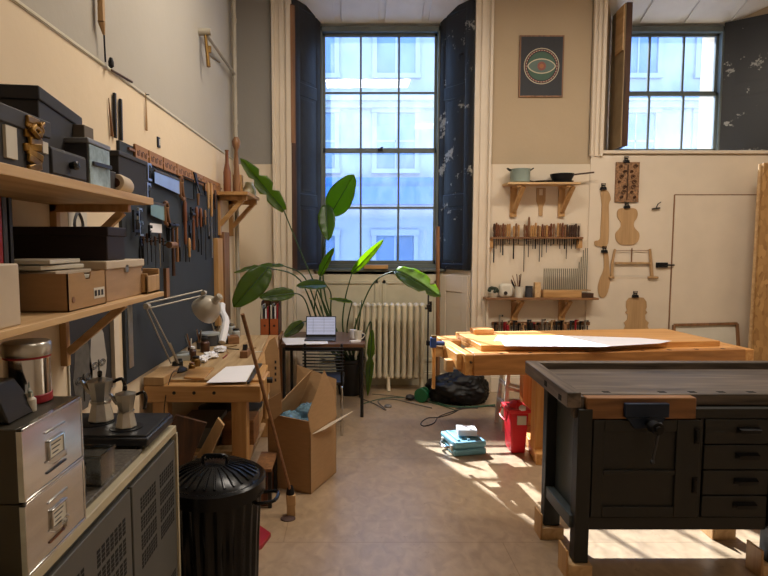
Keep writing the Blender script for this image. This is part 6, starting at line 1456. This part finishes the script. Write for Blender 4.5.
tmpl('tall violin neck template hanging left of the carved brown panel', smoothp([(601, 191), (608, 191), (611, 199), (609, 205), (609, 230), (607, 246), (596, 246), (595, 241), (600, 239), (601, 225), (602, 205)], 3))
tmpl('tapering neck template hanging left of the turning saw', smoothp([(604, 252), (608, 252), (609.5, 270), (610, 283), (606, 296), (600, 297), (598, 288), (600, 279), (604, 268)], 3))
MB().box(PY(615, 202, YW - .02), V((PY(640, 162, YW - .02).x, YW, PY(640, 162, YW - .02).z))).build('carved_panel', 'orn', None, 'brown panel with carved scrollwork clipped to the panel wall', 'panel', bevel=.002)
R.seed(9)
mb = MB(); pa = PY(615, 202, YW - .02); pb_ = PY(640, 162, YW - .02)
cp = [o_ for o_ in C.objects if o_.name.startswith('carved_panel')][0]
for side in (-1, 1):
    for k in range(7):
        cx_ = (pa.x + pb_.x) / 2 + side * R.uniform(.03, .10); cz_ = pa.z + .05 + k * (pb_.z - pa.z - .1) / 6; r_ = R.uniform(.015, .03)
        mb.tube([V((cx_ + r_ * (1 - t / 12) * math.cos(t), YW - .024, cz_ + r_ * (1 - t / 12) * math.sin(t))) for t in [i * .6 for i in range(16)]], .004, 5)
mb.tube([V(((pa.x + pb_.x) / 2, YW - .024, pa.z + .03)), V(((pa.x + pb_.x) / 2, YW - .024, pb_.z - .03))], .006, 5)
mb.build('carved_scrolls', 'darkwood', cp)
for px, py, l in ((627, 161, 'black clip holding the top of the carved brown panel'), (627.5, 206.5, 'black clip at the neck of the smooth violin template'), (604, 188, 'black clip holding the tall neck template'), (605, 251, 'black clip holding the tapering neck template'), (636, 296, 'black clip at the top of the lowest violin template')): clip(px, py, l)
# turning saw
def W(px, py): p = PY(px, py, YW - .02); return V((p.x, YW - .02, p.z))
o = thing('turning_saw', 'wooden framed turning saw hanging on the panel wall', 'saw', W(632, 278))
for xs_ in ((615, 612.5, 612), (650, 651, 652)):
    MB().tube([W(xs_[0], 249), W(xs_[1], 262), W(xs_[2], 277)], [.013, .018], 8).build('saw_arm', 'spruce', o)
MB().beam(W(615, 263), W(651, 263), .022, .018).build('stretcher_bar', 'spruce', o)
MB().cyl(W(615, 250.5), W(650, 250.5), .003).build('twisted_cord', 'midwood', o); MB().cyl(W(632, 248), W(631.5, 262), .006).build('toggle', 'midwood', o)
MB().cyl(W(612, 276), W(652, 276), .0015).build('saw_blade', 'steel', o)
for a_, b_ in ((609, 614), (648, 658)): MB().cyl(W(a_, 277.5), W(b_, 277.5), .013, n=10).build('handle', 'spruce', o)
# hook and lone key
o = thing('coat_hook', 'small dark hook with a bent wire between templates and cupboard door', 'hook', W(657, 208)); MB().beam(W(652, 209), W(660, 208), .012, .014).tube([W(656, 208), W(658, 204), W(661, 202)], .005, 6).build('hook_body', 'iron', o)
# framed thing leaning below door
o = thing('empty_frame', 'thin wooden frame leaning on the wall beyond the golden bench', 'frame', PY(706, 370, YB - .12))
a, b, c_, d = PY(674, 325, YP - .04), PY(737, 323.5, YP - .04), PY(740, 372, YP - .14), PY(673, 372, YP - .14)
for p_, q_ in ((a, b), (b, c_), (a, d), (d, c_)): MB().beam(p_, q_, .028, .025, up=(0, 1, 0)).build('frame_bar', 'midwood', o, bevel=.002)
mb = MB(); mb.prism([a + V((.01, .012, 0)), b + V((0, .012, 0)), c_ + V((0, .012, 0)), d + V((0, .012, 0))], (0, .003, 0)); mb.build('backing_sheet', 'offwhite', o)
# osb board at the right
def osb():
    m, nt, b = nodes('strand board'); N = nt.nodes.new; L = nt.links.new
    tc = N('ShaderNodeTexCoord'); mp = N('ShaderNodeMapping'); mp.inputs['Scale'].default_value = (1, 1, .5); L(tc.outputs['Object'], mp.inputs[0]); v = N('ShaderNodeTexVoronoi'); v.inputs['Scale'].default_value = 28; L(mp.outputs[0], v.inputs['Vector'])
    r = N('ShaderNodeValToRGB'); r.color_ramp.elements[0].color = lin('#8a6234'); r.color_ramp.elements[1].color = lin('#c39a62'); L(v.outputs['Color'], r.inputs['Fac']); L(r.outputs[0], b.inputs['Base Color']); b.inputs['Roughness'].default_value = .6; return m
M['osb'] = osb()
xo = PY(757, 260, 5.9).x; zo_ = PY(760, 163, 5.9).z
MB().box((xo, 5.88, 0), (xo + .62, 5.91, zo_)).build('strand_board', 'osb', None, 'tall strand board sheet standing at the right edge of the wall', 'board', bevel=.002)
MB().box((xo - .018, 5.915, 0), (xo + .62, 5.935, zo_ - .01)).build('plywood_sheet', 'ply', None, 'plywood sheet standing directly behind the strand board', 'board', bevel=.002)
# black shutter bar by the second window's sill
